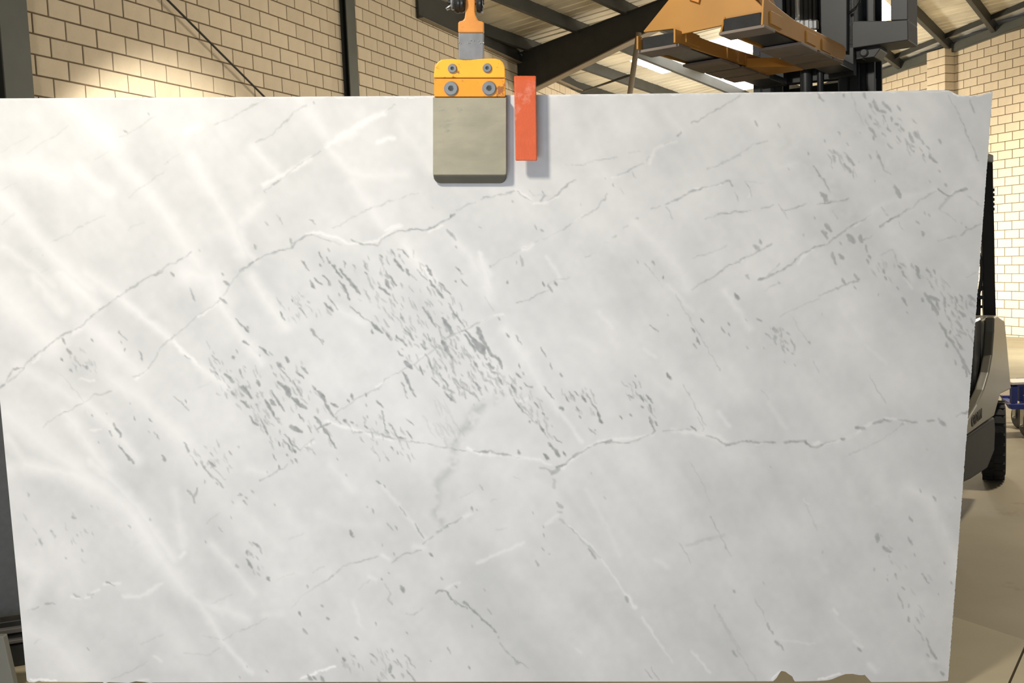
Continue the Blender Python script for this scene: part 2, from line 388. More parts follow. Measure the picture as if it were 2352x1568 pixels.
for l in PURL:
    pm = MB()
    a, b = roof_pt(-5, l), roof_pt(37, l)
    d = nrm(b-a); u = nrm(np.cross(np.cross(d, ZU), d)*1.0); u = u if u[2] > 0 else -u
    h = .12
    pm.bar(a+u*(.2-h), b+u*(.2-h), u, .012, 2*h)
    pm.bar(a+u*(.206-2*h)-LD*.045, b+u*(.206-2*h)-LD*.045, u, .09, .012)
    pm.bar(a+u*.194-LD*.035, b+u*.194-LD*.035, u, .07, .012)
    pm.build('purlin', M['steel_dark'], ce)
# eave beam on the left wall, dark and flush with the wall top
ev = MB()
za = lambda s: roof_z(*(L0+Ld*s)[:2])
E0 = on_plane(955, 30, L0, Ln); es = np.dot(E0-L0, Ld)
qa = L0+Ld*es+Ln*.06; qb = L0+Ld*27.5+Ln*.06
zb = on_plane(1100, 103, L0, Ln)[2]
pts = [V(qa[0], qa[1], on_plane(955, 38, L0+Ln*.06, Ln)[2]), V(qb[0], qb[1], zb-.02), V(qb[0], qb[1], zb+.28), V(qa[0], qa[1], za(es)+.1)]
ev = empty('eave_beam', pts[0], 'dark steel eave beam capping the far left block wall', 'beam')
MB().prism(pts, -Ln*.04).build('web', M['steel_dark'], ev)
MB().bar(pts[0]+Ln*.03, pts[1]+Ln*.03, ZU, .10, .012).build('flange', M['steel_tan'], ev)
# raking beam on the right gable wall
g0 = on_plane(1990, 192, R0+Rn*.10, Rn); g1 = on_plane(2352, 57.7, R0+Rn*.10, Rn); gs = (g1-g0)/np.linalg.norm((g1-g0)[:2])
ga, gb = g0-gs*3.5, g0+gs*14
gab = empty('gable_beam', ga, 'dark grey raking steel beam along the top of right block wall', 'beam')
MB().prism([ga, gb, gb+V(0, 0, .205), ga+V(0, 0, .205)], -Rn*.02).build('web', M['steel'], gab)
MB().bar(ga-Rn*.045, gb-Rn*.045, ZU, .09, .014).build('flange', M['steel'], gab)
MB().bar(ga-Rn*.045+V(0, 0, .2), gb-Rn*.045+V(0, 0, .2), ZU, .09, .014).build('flange', M['steel'], gab)

tq = MB(); ta, tb_ = ga+Rn*.5, gb+Rn*.5
tz = lambda p: V(p[0], p[1], roof_z(p[0], p[1])+.14)
tq.bar(tz(ta), tz(tb_), ZU, .05, .11); tag(tq.build('trim_1', M['steel_dark']), kind='structure')
# rods and struts
q0 = on_plane(385, 0, L0+Ln*.09, Ln); q1 = on_plane(605, 220, L0+Ln*.09, Ln); dq = nrm(q1-q0)
tt = (4.35-q0[2])/dq[2]; u0 = q0+dq*max(tt, -3.0); tb = (FLOOR+.05-q0[2])/dq[2]
rod = MB().tube([u0, q0+dq*tb], .013, 8).build('brace_rod', M['steel_dark']); tag(rod, 'thin dark diagonal brace rod crossing the left block wall', 'rod')
q0 = on_plane(1112, 28, T1+LD*-1.0, rn); q1 = on_plane(1200, 126, r_top(.4), rn)
tag(MB().tube([q0, q1-V(0, 0, .02)], .018, 8).build('brace_rod', M['steel']), 'thin grey rod under the roof running down behind the shackle', 'rod')
s0_ = on_plane(1468, 70, V(0, 17.5, 0), V(0, 1, 0)); s1_ = on_plane(1447, 214, V(0, 17.5, 0), V(0, 1, 0)); ds = nrm(s1_-s0_)
strut = MB(); strut.tube([s0_+ds*.04, s1_+ds*((s1_[2]-floor_z(s1_[0]-.6, s1_[1]))/-ds[2])], .05, 10)
tag(strut.build('steel_strut', M['steel_tan']), 'slanting tan tube strut left of the jib below the roof', 'strut')
h0 = on_plane(1341, 209, V(0, 20.5, 0), V(0, 1, 0)); h1 = on_plane(1445, 173, V(0, 17.6, 0), V(0, 1, 0))
tag(MB().tube([h0, h1], .022, 8).build('brace_rod', M['steel_dark']), 'short dark rod joining a purlin to the slanting tan strut', 'rod')

# ------------------------------------------------------------------ the marble slab: its figure, traced on the face
TILE = {1: (0, 200, 3.408), 2: (550, 200, 3.408), 3: (1100, 200, 3.408), 4: (1650, 200, 3.409), 5: (0, 620, 3.267), 6: (550, 560, 3.137),
        7: (1100, 620, 3.267), 8: (1650, 620, 3.267), 9: (0, 1060, 3.087), 10: (550, 1060, 3.087), 11: (1100, 1060, 3.087), 12: (1650, 1060, 3.086)}
# dark veins: width strength points;   ';' between veins
VEINS = {
1: '2 .2 0,510 100,455 230,385;2 .25 210,515 350,425 430,385 535,300;2 .3 930,395 1050,345 1130,290 1225,220;2 .2 745,565 865,505;2 .25 0,815 135,750;2 .3 0,1070 120,990;2 .3 1280,605 1410,520;2 .3 1005,860 1070,800 1170,740 1290,660;2.5 .3 395,1215 540,1150 700,1050 815,1010;2 .28 1000,1120 1070,1070 1130,1065;4 .42 1020,1568 1150,1500 1290,1410 1420,1345 1495,1295;2.5 .4 1675,295 1770,265 1900,190 2020,125;2 .15 220,1290 290,1265;2 .15 310,1445 380,1420',
2: '2 .3 0,205 100,140 210,95;3 .4 130,435 250,370 330,300 400,235 440,185 525,145;3 .5 190,815 260,770 310,740;3 .35 310,740 460,610 540,570 640,500;2.5 .38 730,1095 790,1085 910,1000 1040,945 1200,890 1400,830;2.5 .3 1130,200 1220,140;4.5 .55 0,1445 100,1370 160,1335 215,1315 330,1280 410,1265 440,1220 510,1165 570,1160;3 .4 570,1160 640,1175 720,1210 800,1230;5 .55 880,1195 950,1220 1080,1240 1115,1190;4 .55 1115,1190 1230,1130 1340,1110 1470,1115;5 .6 1470,1115 1520,1095 1590,1045 1680,1000;4 .45 1700,970 1760,930 1850,895;3 .45 1890,880 1950,860;4 .4 410,1265 415,1190',
3: '4 .45 30,865 120,850 200,835 280,810;3 .45 300,810 370,870 420,900;5 .5 480,890 520,850;4.5 .5 545,895 600,850 690,770 760,730;2.5 .3 400,810 420,850 540,850;2.5 .4 680,600 800,605 900,575 1080,545;3.5 .4 1180,520 1260,505;2.5 .3 1330,545 1310,580;4 .45 1280,595 1230,620 1160,660 1090,690;3.5 .35 1450,450 1540,415;3.5 .45 1550,385 1590,350;3.5 .45 1670,285 1750,240 1850,180 1960,120 2045,70;3 .42 655,1120 720,1075 800,1025 940,940 975,890 1005,840;2.2 .32 90,1410 150,1360 290,1295 430,1220 560,1160 650,1120;3.5 .42 830,1330 880,1310;3 .4 980,1220 1010,1215;3.5 .42 1050,1175 1080,1165;3 .4 1140,1110 1170,1090;4 .4 1225,1035 1250,1030;4 .48 1340,965 1360,945 1420,930;4.5 .5 1460,920 1550,880 1610,835 1690,805 1780,780 1860,765 1930,735 1960,735 1980,770;2.5 .42 1465,945 1520,1030;3 .4 1770,1040 1880,1000 1990,980;3 .4 1780,645 1870,610 1960,570 2045,530;2.5 .35 1670,1340 1760,1315 1830,1290 1940,1235;3.5 .45 1700,1568 1760,1520 1850,1470 1920,1410 2000,1370 2045,1365;3 .42 1300,1380 1340,1430 1375,1465;2.5 .4 1110,795 1135,840;2 .4 2000,820 2030,890;2 .3 560,1530 640,1500 720,1490',
4: '2.5 .35 0,600 130,540 270,450 380,420;3.5 .42 0,995 130,980 260,965;4 .48 330,945 400,930 430,915;4 .52 520,975 600,940 690,915;3.5 .5 780,920 880,905 1020,870;2.5 .48 210,735 265,850;2 .3 230,735 350,745;2.5 .38 470,915 545,1035;2.5 .5 1800,65 1850,150 1920,300 1990,460 2040,580;1.8 .3 1040,40 1090,200 1140,300;4 .45 745,620 800,690 840,740 860,800 880,830;4 .42 1240,500 1270,590 1300,640 1350,690;4.5 .5 320,1505 400,1485 560,1390 680,1290 760,1250 870,1220 960,1140 1060,1070 1120,1045 1195,1005;3.5 .45 0,1450 80,1390 170,1350 250,1310 340,1270 410,1225;3 .4 390,1460 480,1380;6 .5 1265,1090 1330,1050 1410,1010;4 .45 1410,1010 1480,960 1540,920;4 .35 1540,920 1620,860 1710,810;6 .55 1720,790 1760,830 1830,855 1870,820 1940,795;3 .5 1270,950 1330,1000;4 .4 1130,1195 1200,1160;3 .4 1720,1200 1860,1170;4.5 .45 1910,1150 1970,1110 2055,1070;2.5 .38 900,960 930,1030;3.5 .4 1410,1050 1440,1110;8 .22 1730,950 1810,860;2.5 .3 1280,1310 1370,1265;4 .35 960,1555 1010,1540 1100,1520;2 .3 1740,960 1800,1000 1860,1050;2.5 .35 1960,860 2070,940',
5: '4.5 .48 0,890 40,860 100,740 180,735 230,660 280,620 330,600 400,530 500,470 600,430 680,350 800,260 920,180 1040,100 1120,55 1220,5;5 .3 60,850 180,740;3 .42 1000,795 1050,790 1110,740 1160,660 1200,585 1300,505 1390,430 1490,340 1600,270 1660,215 1720,120 1790,30 1830,0;2.8 .36 320,1180 400,1110 500,1060 640,990 700,940;4.5 .42 700,940 770,930 840,900;2 .25 460,780 640,990;2 .2 1480,890 1590,845',
6: '3 .42 440,1480 540,1400;3 .45 690,1230 780,1160 900,1085 1000,1040 1050,970 1180,910 1260,870 1340,800 1420,740;4.5 .5 1470,690 1600,630 1720,570;3 .4 1720,570 1830,515;3.5 .5 830,1360 920,1355 1000,1370;5 .55 1000,1370 1110,1400;3 .5 1110,1400 1200,1420 1330,1440 1500,1470 1620,1495;6 .6 1680,1490 1760,1490;4 .55 1760,1490 1882,1505;2 .3 1770,380 1830,480',
7: '3 .42 290,245 380,215 430,190 520,155;6 .55 525,110 545,150;2 .35 50,210 110,310;1.8 .25 1290,10 1380,120;2 .42 1480,190 1590,380 1720,600 1810,750;2.5 .48 1540,860 1620,1020 1700,1165;2 .35 1640,1100 1690,1200;3.5 .42 1600,145 1690,90 1820,10;4.5 .55 0,1360 100,1365 240,1390;2 .35 240,1390 340,1410;5 .5 460,1480 550,1520 580,1505;8 .6 555,1525 590,1490;6.5 .58 580,1475 640,1455 700,1400 770,1360;4 .55 770,1360 830,1330 890,1305;6 .55 890,1305 970,1285 1000,1280;9 .5 960,1290 995,1278;3.5 .45 1000,1290 1130,1290 1180,1275;4 .5 1180,1275 1300,1230 1320,1200;6 .48 1280,1110 1320,1200;3.5 .42 1370,1210 1560,1195 1620,1195;5 .5 1710,1240 1770,1260 1850,1310 1960,1290',
8: '4.5 .42 320,75 370,45 480,0;3 .3 330,155 460,100;3.5 .42 760,185 860,150 950,105 1050,85;2.2 .32 460,345 560,295 640,260 770,210;2 .25 565,360 590,420 640,490 680,545;2.5 .32 715,690 760,770;2.5 .32 1140,790 1160,830 1210,930 1260,1000;2 .28 320,895 380,970;4.5 .5 0,1280 60,1320 150,1290 240,1285;4 .52 240,1285 430,1295;5 .58 500,1290 600,1280 650,1285 700,1320 740,1330 780,1305;2.5 .38 780,1305 920,1270;5 .55 915,1270 945,1268;2.5 .35 945,1268 1030,1230;8 .5 1030,1190 1090,1190;8 .5 1170,1150 1240,1125 1300,1135;5 .42 1350,1130 1420,1135 1490,1145;6 .4 1570,1140 1610,1130;10 .38 1650,1115 1690,1160;8 .45 1790,1100 1830,1080 1870,1060;2.5 .28 950,1395 1100,1330 1240,1270 1390,1150;4 .3 1860,60 1900,40 1940,20',
9: '3.5 .35 200,1055 270,1030;4 .38 320,1010 390,1008;2.5 .22 240,1285 290,1255;2 .2 700,1280 740,1240;2.2 .28 1000,1290 1160,1220;2.5 .32 790,1540 900,1500 1050,1410;2.5 .35 1590,1255 1700,1200 1852,1130;2.5 .28 1440,1235 1560,1260;2.5 .24 1300,1360 1480,1370 1560,1320;2.5 .32 1460,440 1550,360;2 .22 1500,1010 1650,940;4 .55 755,855 815,875;4 .5 520,940 560,955;5 .5 620,940 660,938;4 .45 638,938 650,960',
10: '3.5 .45 150,135 230,90 340,25;4 .42 560,880 640,830 740,740 850,700 980,670;2 .25 370,1040 430,960 560,880;2.5 .32 0,1215 110,1150 200,1105;4.5 .48 1080,715 1150,660 1290,625;4 .45 1300,580 1370,530;4.5 .48 1400,500 1480,460 1580,395;2 .26 840,910 920,840;3.5 .38 1180,1080 1240,1085 1300,1040;4 .32 1030,870 1070,930 1050,970 1080,1010;2 .25 1560,250 1660,210;2.5 .3 520,780 600,740;2 .25 250,840 390,790;3 .3 1780,280 1830,260;3 .35 550,1490 600,1498;2 .3 350,550 450,505',
11: '1.8 .32 1500,0 1570,130 1640,280;2.2 .6 1640,385 1700,500 1790,670;2 .45 1425,580 1500,720;2.2 .38 1660,1010 1740,1150 1850,1330;8 .32 530,130 535,185;5 .3 580,410 700,520 770,600 860,680;6 .4 0,1090 60,1140 120,1210;5 .34 150,1290 280,1430;10 .16 1480,590 1620,550 1740,520;2.5 .22 120,490 200,470;2.5 .4 430,40 520,70;3 .3 240,110 290,118',
12: '2.2 .5 0,500 95,670;2.2 .32 0,1090 110,1290 270,1550;4 .18 620,290 660,390 700,490;2 .3 250,960 310,1060 350,1150',
}
# grey flecks: x0,y0,x1,y1,width in tile pixels; a third value alone means a short slanting fleck of that length
FLECKS = {
1: '1170,215,26 980,345,34 2000,1250,40 1350,1470,44 1780,1540,44 330,1310,16 1310,590,14 1560,1280,20 1740,1470,30',
2: '195,820,20 215,1070,30 290,1000,345,1070,8 560,1030,600,1065,8 125,1250,36 410,1205,40 590,125,26 1630,1120,1690,1190,22 1700,1255,26 1870,1080,1890,1095,10 1510,945,14 700,1280,24',
3: '320,1320,345,1395,18 430,1070,450,1110,12 500,1115,26 1240,1360,30 1370,1375,40 1440,1495,20 220,1530,26 510,1535,36 555,1555,34 600,1540,26 290,1370,20 260,890,24 500,830,30 1240,1035,20 800,920,14 1050,770,24 1195,670,1225,705,6 990,715,16',
4: '780,45,820,110,16 985,60,30 1145,70,44 1190,140,50 1215,110,1250,180,26 1250,180,1310,200,24 1290,120,1350,190,26 1415,160,44 1355,250,36 1400,240,1435,265,8 1225,290,24 1330,325,40 1400,295,34 1440,325,32 1515,250,1555,290,8 1180,310,1230,390,18 1210,400,36 1285,365,20 1490,360,1530,430,24 1540,350,1580,400,28 1580,400,1615,440,14 1480,430,1530,510,10 1735,430,40 1605,530,26 1660,540,1710,590,24 930,350,950,380,12 1010,445,26 835,420,30 900,490,920,525,12 905,560,50 1010,530,1060,610,24 990,600,1030,670,22 1185,520,1200,560,14 1380,780,1420,860,28 840,1080,880,1120,34 815,1120,860,1180,22 1010,1160,1060,1215,50 1120,1160,1120,1210,26 955,1225,34 890,1290,920,1380,24 950,1310,980,1350,16 1150,1240,1160,1290,16 1180,1330,34 1165,1370,40 1415,1390,1430,1420,18 1440,1440,1470,1500,12 1545,1400,1575,1490,22 1600,1140,50 1560,1060,36 320,1190,340,1230,18 290,1240,330,1275,26 470,290,485,315,12 300,290,50 1070,1470,1095,1510,24 985,1520,50 1300,1440,50 1310,1500,30 1640,1440,40 1690,1445,40 665,1160,22 750,1020,24 1970,110,2005,200,14 235,1490,40 800,830,850,890,30 820,850,830,900,20 480,1530,40 1780,770,26 1780,870,14 1620,990,24 1655,1000,26 1940,1100,26 1900,1070,14 1110,360,14 1105,585,14 1220,740,18 1650,740,16 1735,660,18 700,520,26 550,640,20',
5: '1285,20,1305,45,16 1690,90,1715,120,22 1660,205,1695,245,18 1420,140,1465,230,8 1455,215,24 500,590,530,630,24 475,530,44 465,670,36 530,755,34 650,730,34 700,525,28 600,715,20 565,735,18 680,765,18 885,460,960,530,8 935,595,22 915,540,20 1040,600,1070,660,10 1065,665,26 1380,640,1420,675,8 1830,530,1855,560,18 1590,630,1655,700,8 1760,360,1870,460,14 1860,430,30 1770,605,24 1750,650,34 1690,780,1750,840,20 1625,775,36 1800,760,40 1840,720,24 1810,870,1890,960,24 1730,910,1755,940,16 1680,930,1705,960,10 1810,980,1870,1030,18 1310,945,1420,1055,9 1395,985,26 855,1160,910,1250,20 830,1225,34 890,1310,960,1400,12 950,1390,1000,1450,26 1150,1210,1190,1270,10 1115,1215,20 1130,1120,34 1010,1120,30 1380,1300,1415,1360,14 1415,1360,28 1225,1390,1245,1435,18 1465,1450,34 1500,1440,1600,1560,10 1560,1430,1610,1470,20 1590,1380,24 1730,1370,40 745,1295,20 1880,1100,1930,1165,18 1790,1330,20 695,1090,18 800,1085,16 980,1005,14 1940,640,20 1860,880,24 1940,850,40 1920,1010,26 970,1400,24',
6: '670,150,740,240,14 730,180,870,360,20 720,260,800,400,18 800,450,950,570,8 950,570,1020,640,24 1050,640,1090,690,16 1120,110,1180,200,20 1090,230,1130,300,16 1060,260,1080,320,22 1010,310,1080,370,20 1200,180,1220,220,18 1345,160,1390,230,18 1430,280,1520,360,12 1370,270,1420,330,14 1420,330,1470,380,24 1280,180,1350,270,8 450,120,500,190,10 540,250,600,300,14 510,270,540,320,20 600,220,660,300,10 620,420,670,480,14 640,370,700,470,8 430,460,490,530,8 520,620,560,670,16 560,670,600,720,8 600,690,610,700,14 1320,460,1420,600,12 1500,430,1620,600,12 1470,540,1530,650,26 1440,600,1460,680,6 1470,700,1500,780,36 1500,780,1540,840,16 1630,620,1700,700,18 1690,690,1750,780,44 1620,650,1700,770,20 1710,600,1730,660,24 1730,660,1780,740,16 1780,740,1882,870,18 1190,610,1260,690,12 1130,660,1200,730,14 1140,770,1180,810,12 1190,850,1240,900,30 1180,930,1240,1050,20 1170,1000,1220,1110,8 1240,1040,1270,1100,10 1300,880,1320,940,14 1340,790,1400,940,12 1390,970,1440,1030,12 1440,930,1520,1060,12 1480,1070,1550,1140,14 1640,930,1740,1050,8 1600,1020,1690,1090,8 1550,970,1620,1050,8 270,850,300,880,22 280,880,370,990,8 280,1000,330,1040,24 330,1030,360,1090,40 380,1110,420,1140,30 410,1150,470,1180,30 520,1020,570,1070,14 570,1060,620,1130,32 610,1130,650,1200,20 640,1190,700,1260,10 660,1150,715,1180,20 230,1060,320,1200,14 190,1130,250,1230,18 225,1130,250,1160,30 250,1230,280,1290,6 20,1020,90,1110,18 15,1130,60,1180,10 80,1240,130,1310,10 150,1260,200,1370,14 450,890,490,930,18 410,920,460,970,14 390,980,450,1100,10 540,1240,600,1320,22 600,1320,640,1380,26 640,1380,690,1470,16 560,1330,660,1290,14 370,1310,440,1350,32 430,1230,460,1280,14 490,1310,520,1360,10 330,1370,400,1500,14 310,1410,380,1490,10 390,1450,440,1480,8 280,1420,300,1460,10 750,1270,765,1285,16 800,1280,815,1295,14 1020,1200,1050,1330,10 1050,1340,1080,1360,16 1080,1290,1110,1330,10 1120,1350,1140,1390,12 1140,1390,1190,1400,14 1200,1340,1240,1410,10 150,740,210,800,12 210,770,240,800,8 30,700,60,730,14 10,570,70,640,12 290,490,330,550,10 1870,540,20 1690,1160,20 1560,25,20 1560,170,1610,220,8 1590,260,1635,300,12 1555,270,20 1815,160,20 910,215,24 580,155,24 985,1130,1030,1170,10 915,1160,20 920,1245,20 1200,1260,1250,1310,8 850,1305,18 905,1300,930,1330,8 810,1080,820,1120,16 780,1120,790,1140,12 910,1090,24 950,620,960,650,16 1360,655,1375,710,8 1310,720,1345,755,14 1800,860,1830,900,18 1870,970,20 1680,840,1720,890,12 1410,740,24 1130,40,1200,50,4 1165,40,1220,90,12 1090,40,1120,90,10 1020,90,30 1030,145,24 570,60,610,130,8 630,90,660,140,8 690,160,30 340,830,50 140,1000,50 250,930,16 380,410,20 300,500,30 240,1520,260,1560,8 350,1520,26 410,1560,40 1100,1470,30 1140,1500,26 1050,1530,1080,1560,8 1015,1555,18 710,1550,16',
7: '470,575,500,650,10 535,700,550,745,8 605,770,625,795,14 810,940,890,1070,12 890,1070,915,1110,18 910,1110,930,1145,22 680,910,720,980,12 720,915,745,950,8 775,950,800,990,14 735,1020,755,1055,12 755,1095,760,1115,16 610,1020,630,1055,14 640,930,680,990,8 1410,775,1445,815,14 1215,940,1240,975,16 1260,940,1300,1000,12 1270,1010,1300,1080,10 1150,835,1185,890,8 1200,840,1220,880,8 1280,1130,1320,1200,10 1320,1140,1340,1165,12 1120,940,1150,960,12 830,1190,870,1230,8 140,810,185,850,16 80,705,110,740,20 90,750,150,790,8 245,860,270,910,18 280,780,310,805,16 300,700,310,730,8 340,850,400,880,10 260,960,350,1080,12 350,1080,440,1160,6 420,990,450,1035,12 475,1060,495,1085,12 430,1130,440,1150,12 450,1150,500,1230,12 370,1135,380,1145,18 520,1290,560,1340,16 550,1330,600,1400,26 560,1250,620,1300,9 635,1370,645,1390,14 0,430,20,500,18 20,500,60,590,22 60,590,140,680,18 140,660,180,740,26 0,550,40,620,44 40,620,60,670,8 490,870,560,970,9 1590,430,1620,470,10 1635,510,1660,560,10 1820,420,1850,465,10 1870,390,1880,410,10 210,95,24 490,105,34 580,100,30 1285,415,1350,465,7 1415,340,14 1385,60,24 1610,550,1640,590,8 1680,380,40 1595,1175,1630,1200,16 1290,990,26 1220,1030,24 150,365,22 500,650,14 1880,480,20 1940,200,44 870,1200,14 1140,1090,24 1065,1110,24 1170,795,20 330,770,26 310,890,24 220,490,40 270,490,330,560,8 510,1400,50 300,1360,40',
8: '1550,180,1600,250,26 1600,250,1640,330,26 1590,200,1650,220,26 1630,220,1650,300,16 1660,390,1720,490,18 1700,470,1800,600,16 1790,600,1890,780,18 1690,200,1700,270,20 1675,160,1690,200,10 1770,200,1785,240,16 1735,190,1760,220,8 1815,310,1840,350,18 1880,190,1930,230,20 1380,210,1420,270,12 1250,60,1260,80,14 290,360,320,390,16 430,440,34 430,550,34 520,600,24 545,620,570,628,8 1730,370,26 1760,320,34 1800,540,1830,600,18 1720,560,44 1900,390,44 1020,130,30 1700,300,30 1730,260,24 1570,1340,10 80,400,20 30,430,45,460,9 90,490,18 220,580,22 350,580,18 380,490,360,470,10 500,685,18 570,710,24 680,545,26 140,210,40 215,55,40 210,370,16 780,335,12 1420,320,16 1200,180,14 1350,130,24 1530,230,40 1740,460,30 1790,480,1830,505,8 1870,450,28 1600,130,30 1840,720,1870,800,14 1780,690,30',
9: '1330,200,1375,250,14 1400,195,1365,260,16 1360,240,1380,290,16 1430,20,1530,120,8 1530,120,1590,190,14 1490,10,1600,130,6 1540,160,24 1385,15,30 1060,405,26 590,630,26 280,550,296,580,16 365,495,28 525,395,26 545,525,22 205,235,22 915,460,24 1455,570,20 1650,285,20 1690,240,1720,240,12 1755,260,24 1740,290,24 1790,215,24 1755,640,34 1750,690,1785,755,16 1800,570,1852,620,16 1680,740,34 630,1325,26 1640,405,20 1550,470,1580,495,8 1450,145,24 1500,40,1520,30,12 470,680,18 650,320,16 390,530,18 1820,680,24 1700,1530,24 1750,1450,20',
10: '1390,930,1420,905,14 1410,910,1460,915,12 1460,915,1540,1010,12 1530,980,1610,1040,10 1590,990,1640,1040,16 1640,1040,1690,1090,16 1700,1095,1760,1150,14 1760,1150,1820,1210,10 780,495,805,530,18 1145,880,1160,930,26 585,1020,34 430,1080,36 630,1110,30 445,1180,480,1225,14 730,1385,745,1410,18 845,1445,30 1065,1445,1075,1490,28 1090,1525,36 1170,1370,1250,1455,10 1180,1480,1215,1515,14 1215,1520,1250,1555,12 925,1355,980,1420,8 1045,430,1085,485,7 1110,470,26 950,350,36 910,320,18 980,135,1005,160,10 280,40,36 375,5,30 255,310,20 1360,655,34 205,830,34 55,640,34 100,570,150,610,12 150,620,160,650,8 50,690,85,755,16 1430,830,26 1470,1320,1500,1360,8 1630,1465,22 1115,1405,1150,1460,9 825,1250,36 695,1335,20 1080,1335,20 815,1380,20 10,235,24 50,258,22 90,215,26 30,280,60,310,10 1130,320,1190,390,7 1240,440,1310,540,9 1030,170,18 755,90,22 1645,330,26 1680,345,18 1090,660,20 480,890,26 1055,785,22 1005,835,20 1010,590,14 960,1150,20 1180,1215,22 200,1490,20 500,1530,46 530,1530,40 590,1540,46 1540,885,22 1650,1165,16 1355,1410,16 990,1555,26 200,70,18',
11: '555,295,590,330,20 555,350,590,362,12 770,620,830,690,16 455,460,24 455,520,22 445,600,465,630,8 395,710,425,735,14 1800,1340,1830,1380,16 1670,1020,20 1180,1470,1225,1535,7 1220,1455,1270,1550,7 240,1390,340,1460,9 15,180,34 140,1250,20 800,80,14 890,258,16 380,360,18 1815,920,26 1045,960,1060,1000,16 40,910,20 500,655,14 60,1040,90,1080,9',
12: '345,1145,370,1190,16 370,1190,385,1225,14 400,1265,440,1300,14 440,1300,465,1330,10 985,1310,1015,1345,14 1130,510,1130,560,30 1165,600,1220,635,24 1350,390,1370,430,16 1345,530,1370,590,12 1310,900,34 1440,790,1485,860,12 1270,930,1310,1040,9 1340,1090,1355,1130,14 1350,1020,30 1390,1160,1450,1260,8 1470,1250,1510,1340,12 1510,1340,1540,1390,22 1535,260,34 1675,255,26 110,1340,130,1375,14 1100,765,24 1655,855,22 115,920,26 1480,1370,30 1255,795,24 1200,840,18 1560,935,18 1430,200,26 1600,715,24 740,640,18 318,855,16 1205,800,14 1400,1100,1430,1150,8 370,40,14 1390,660,20 1590,1500,40',
}
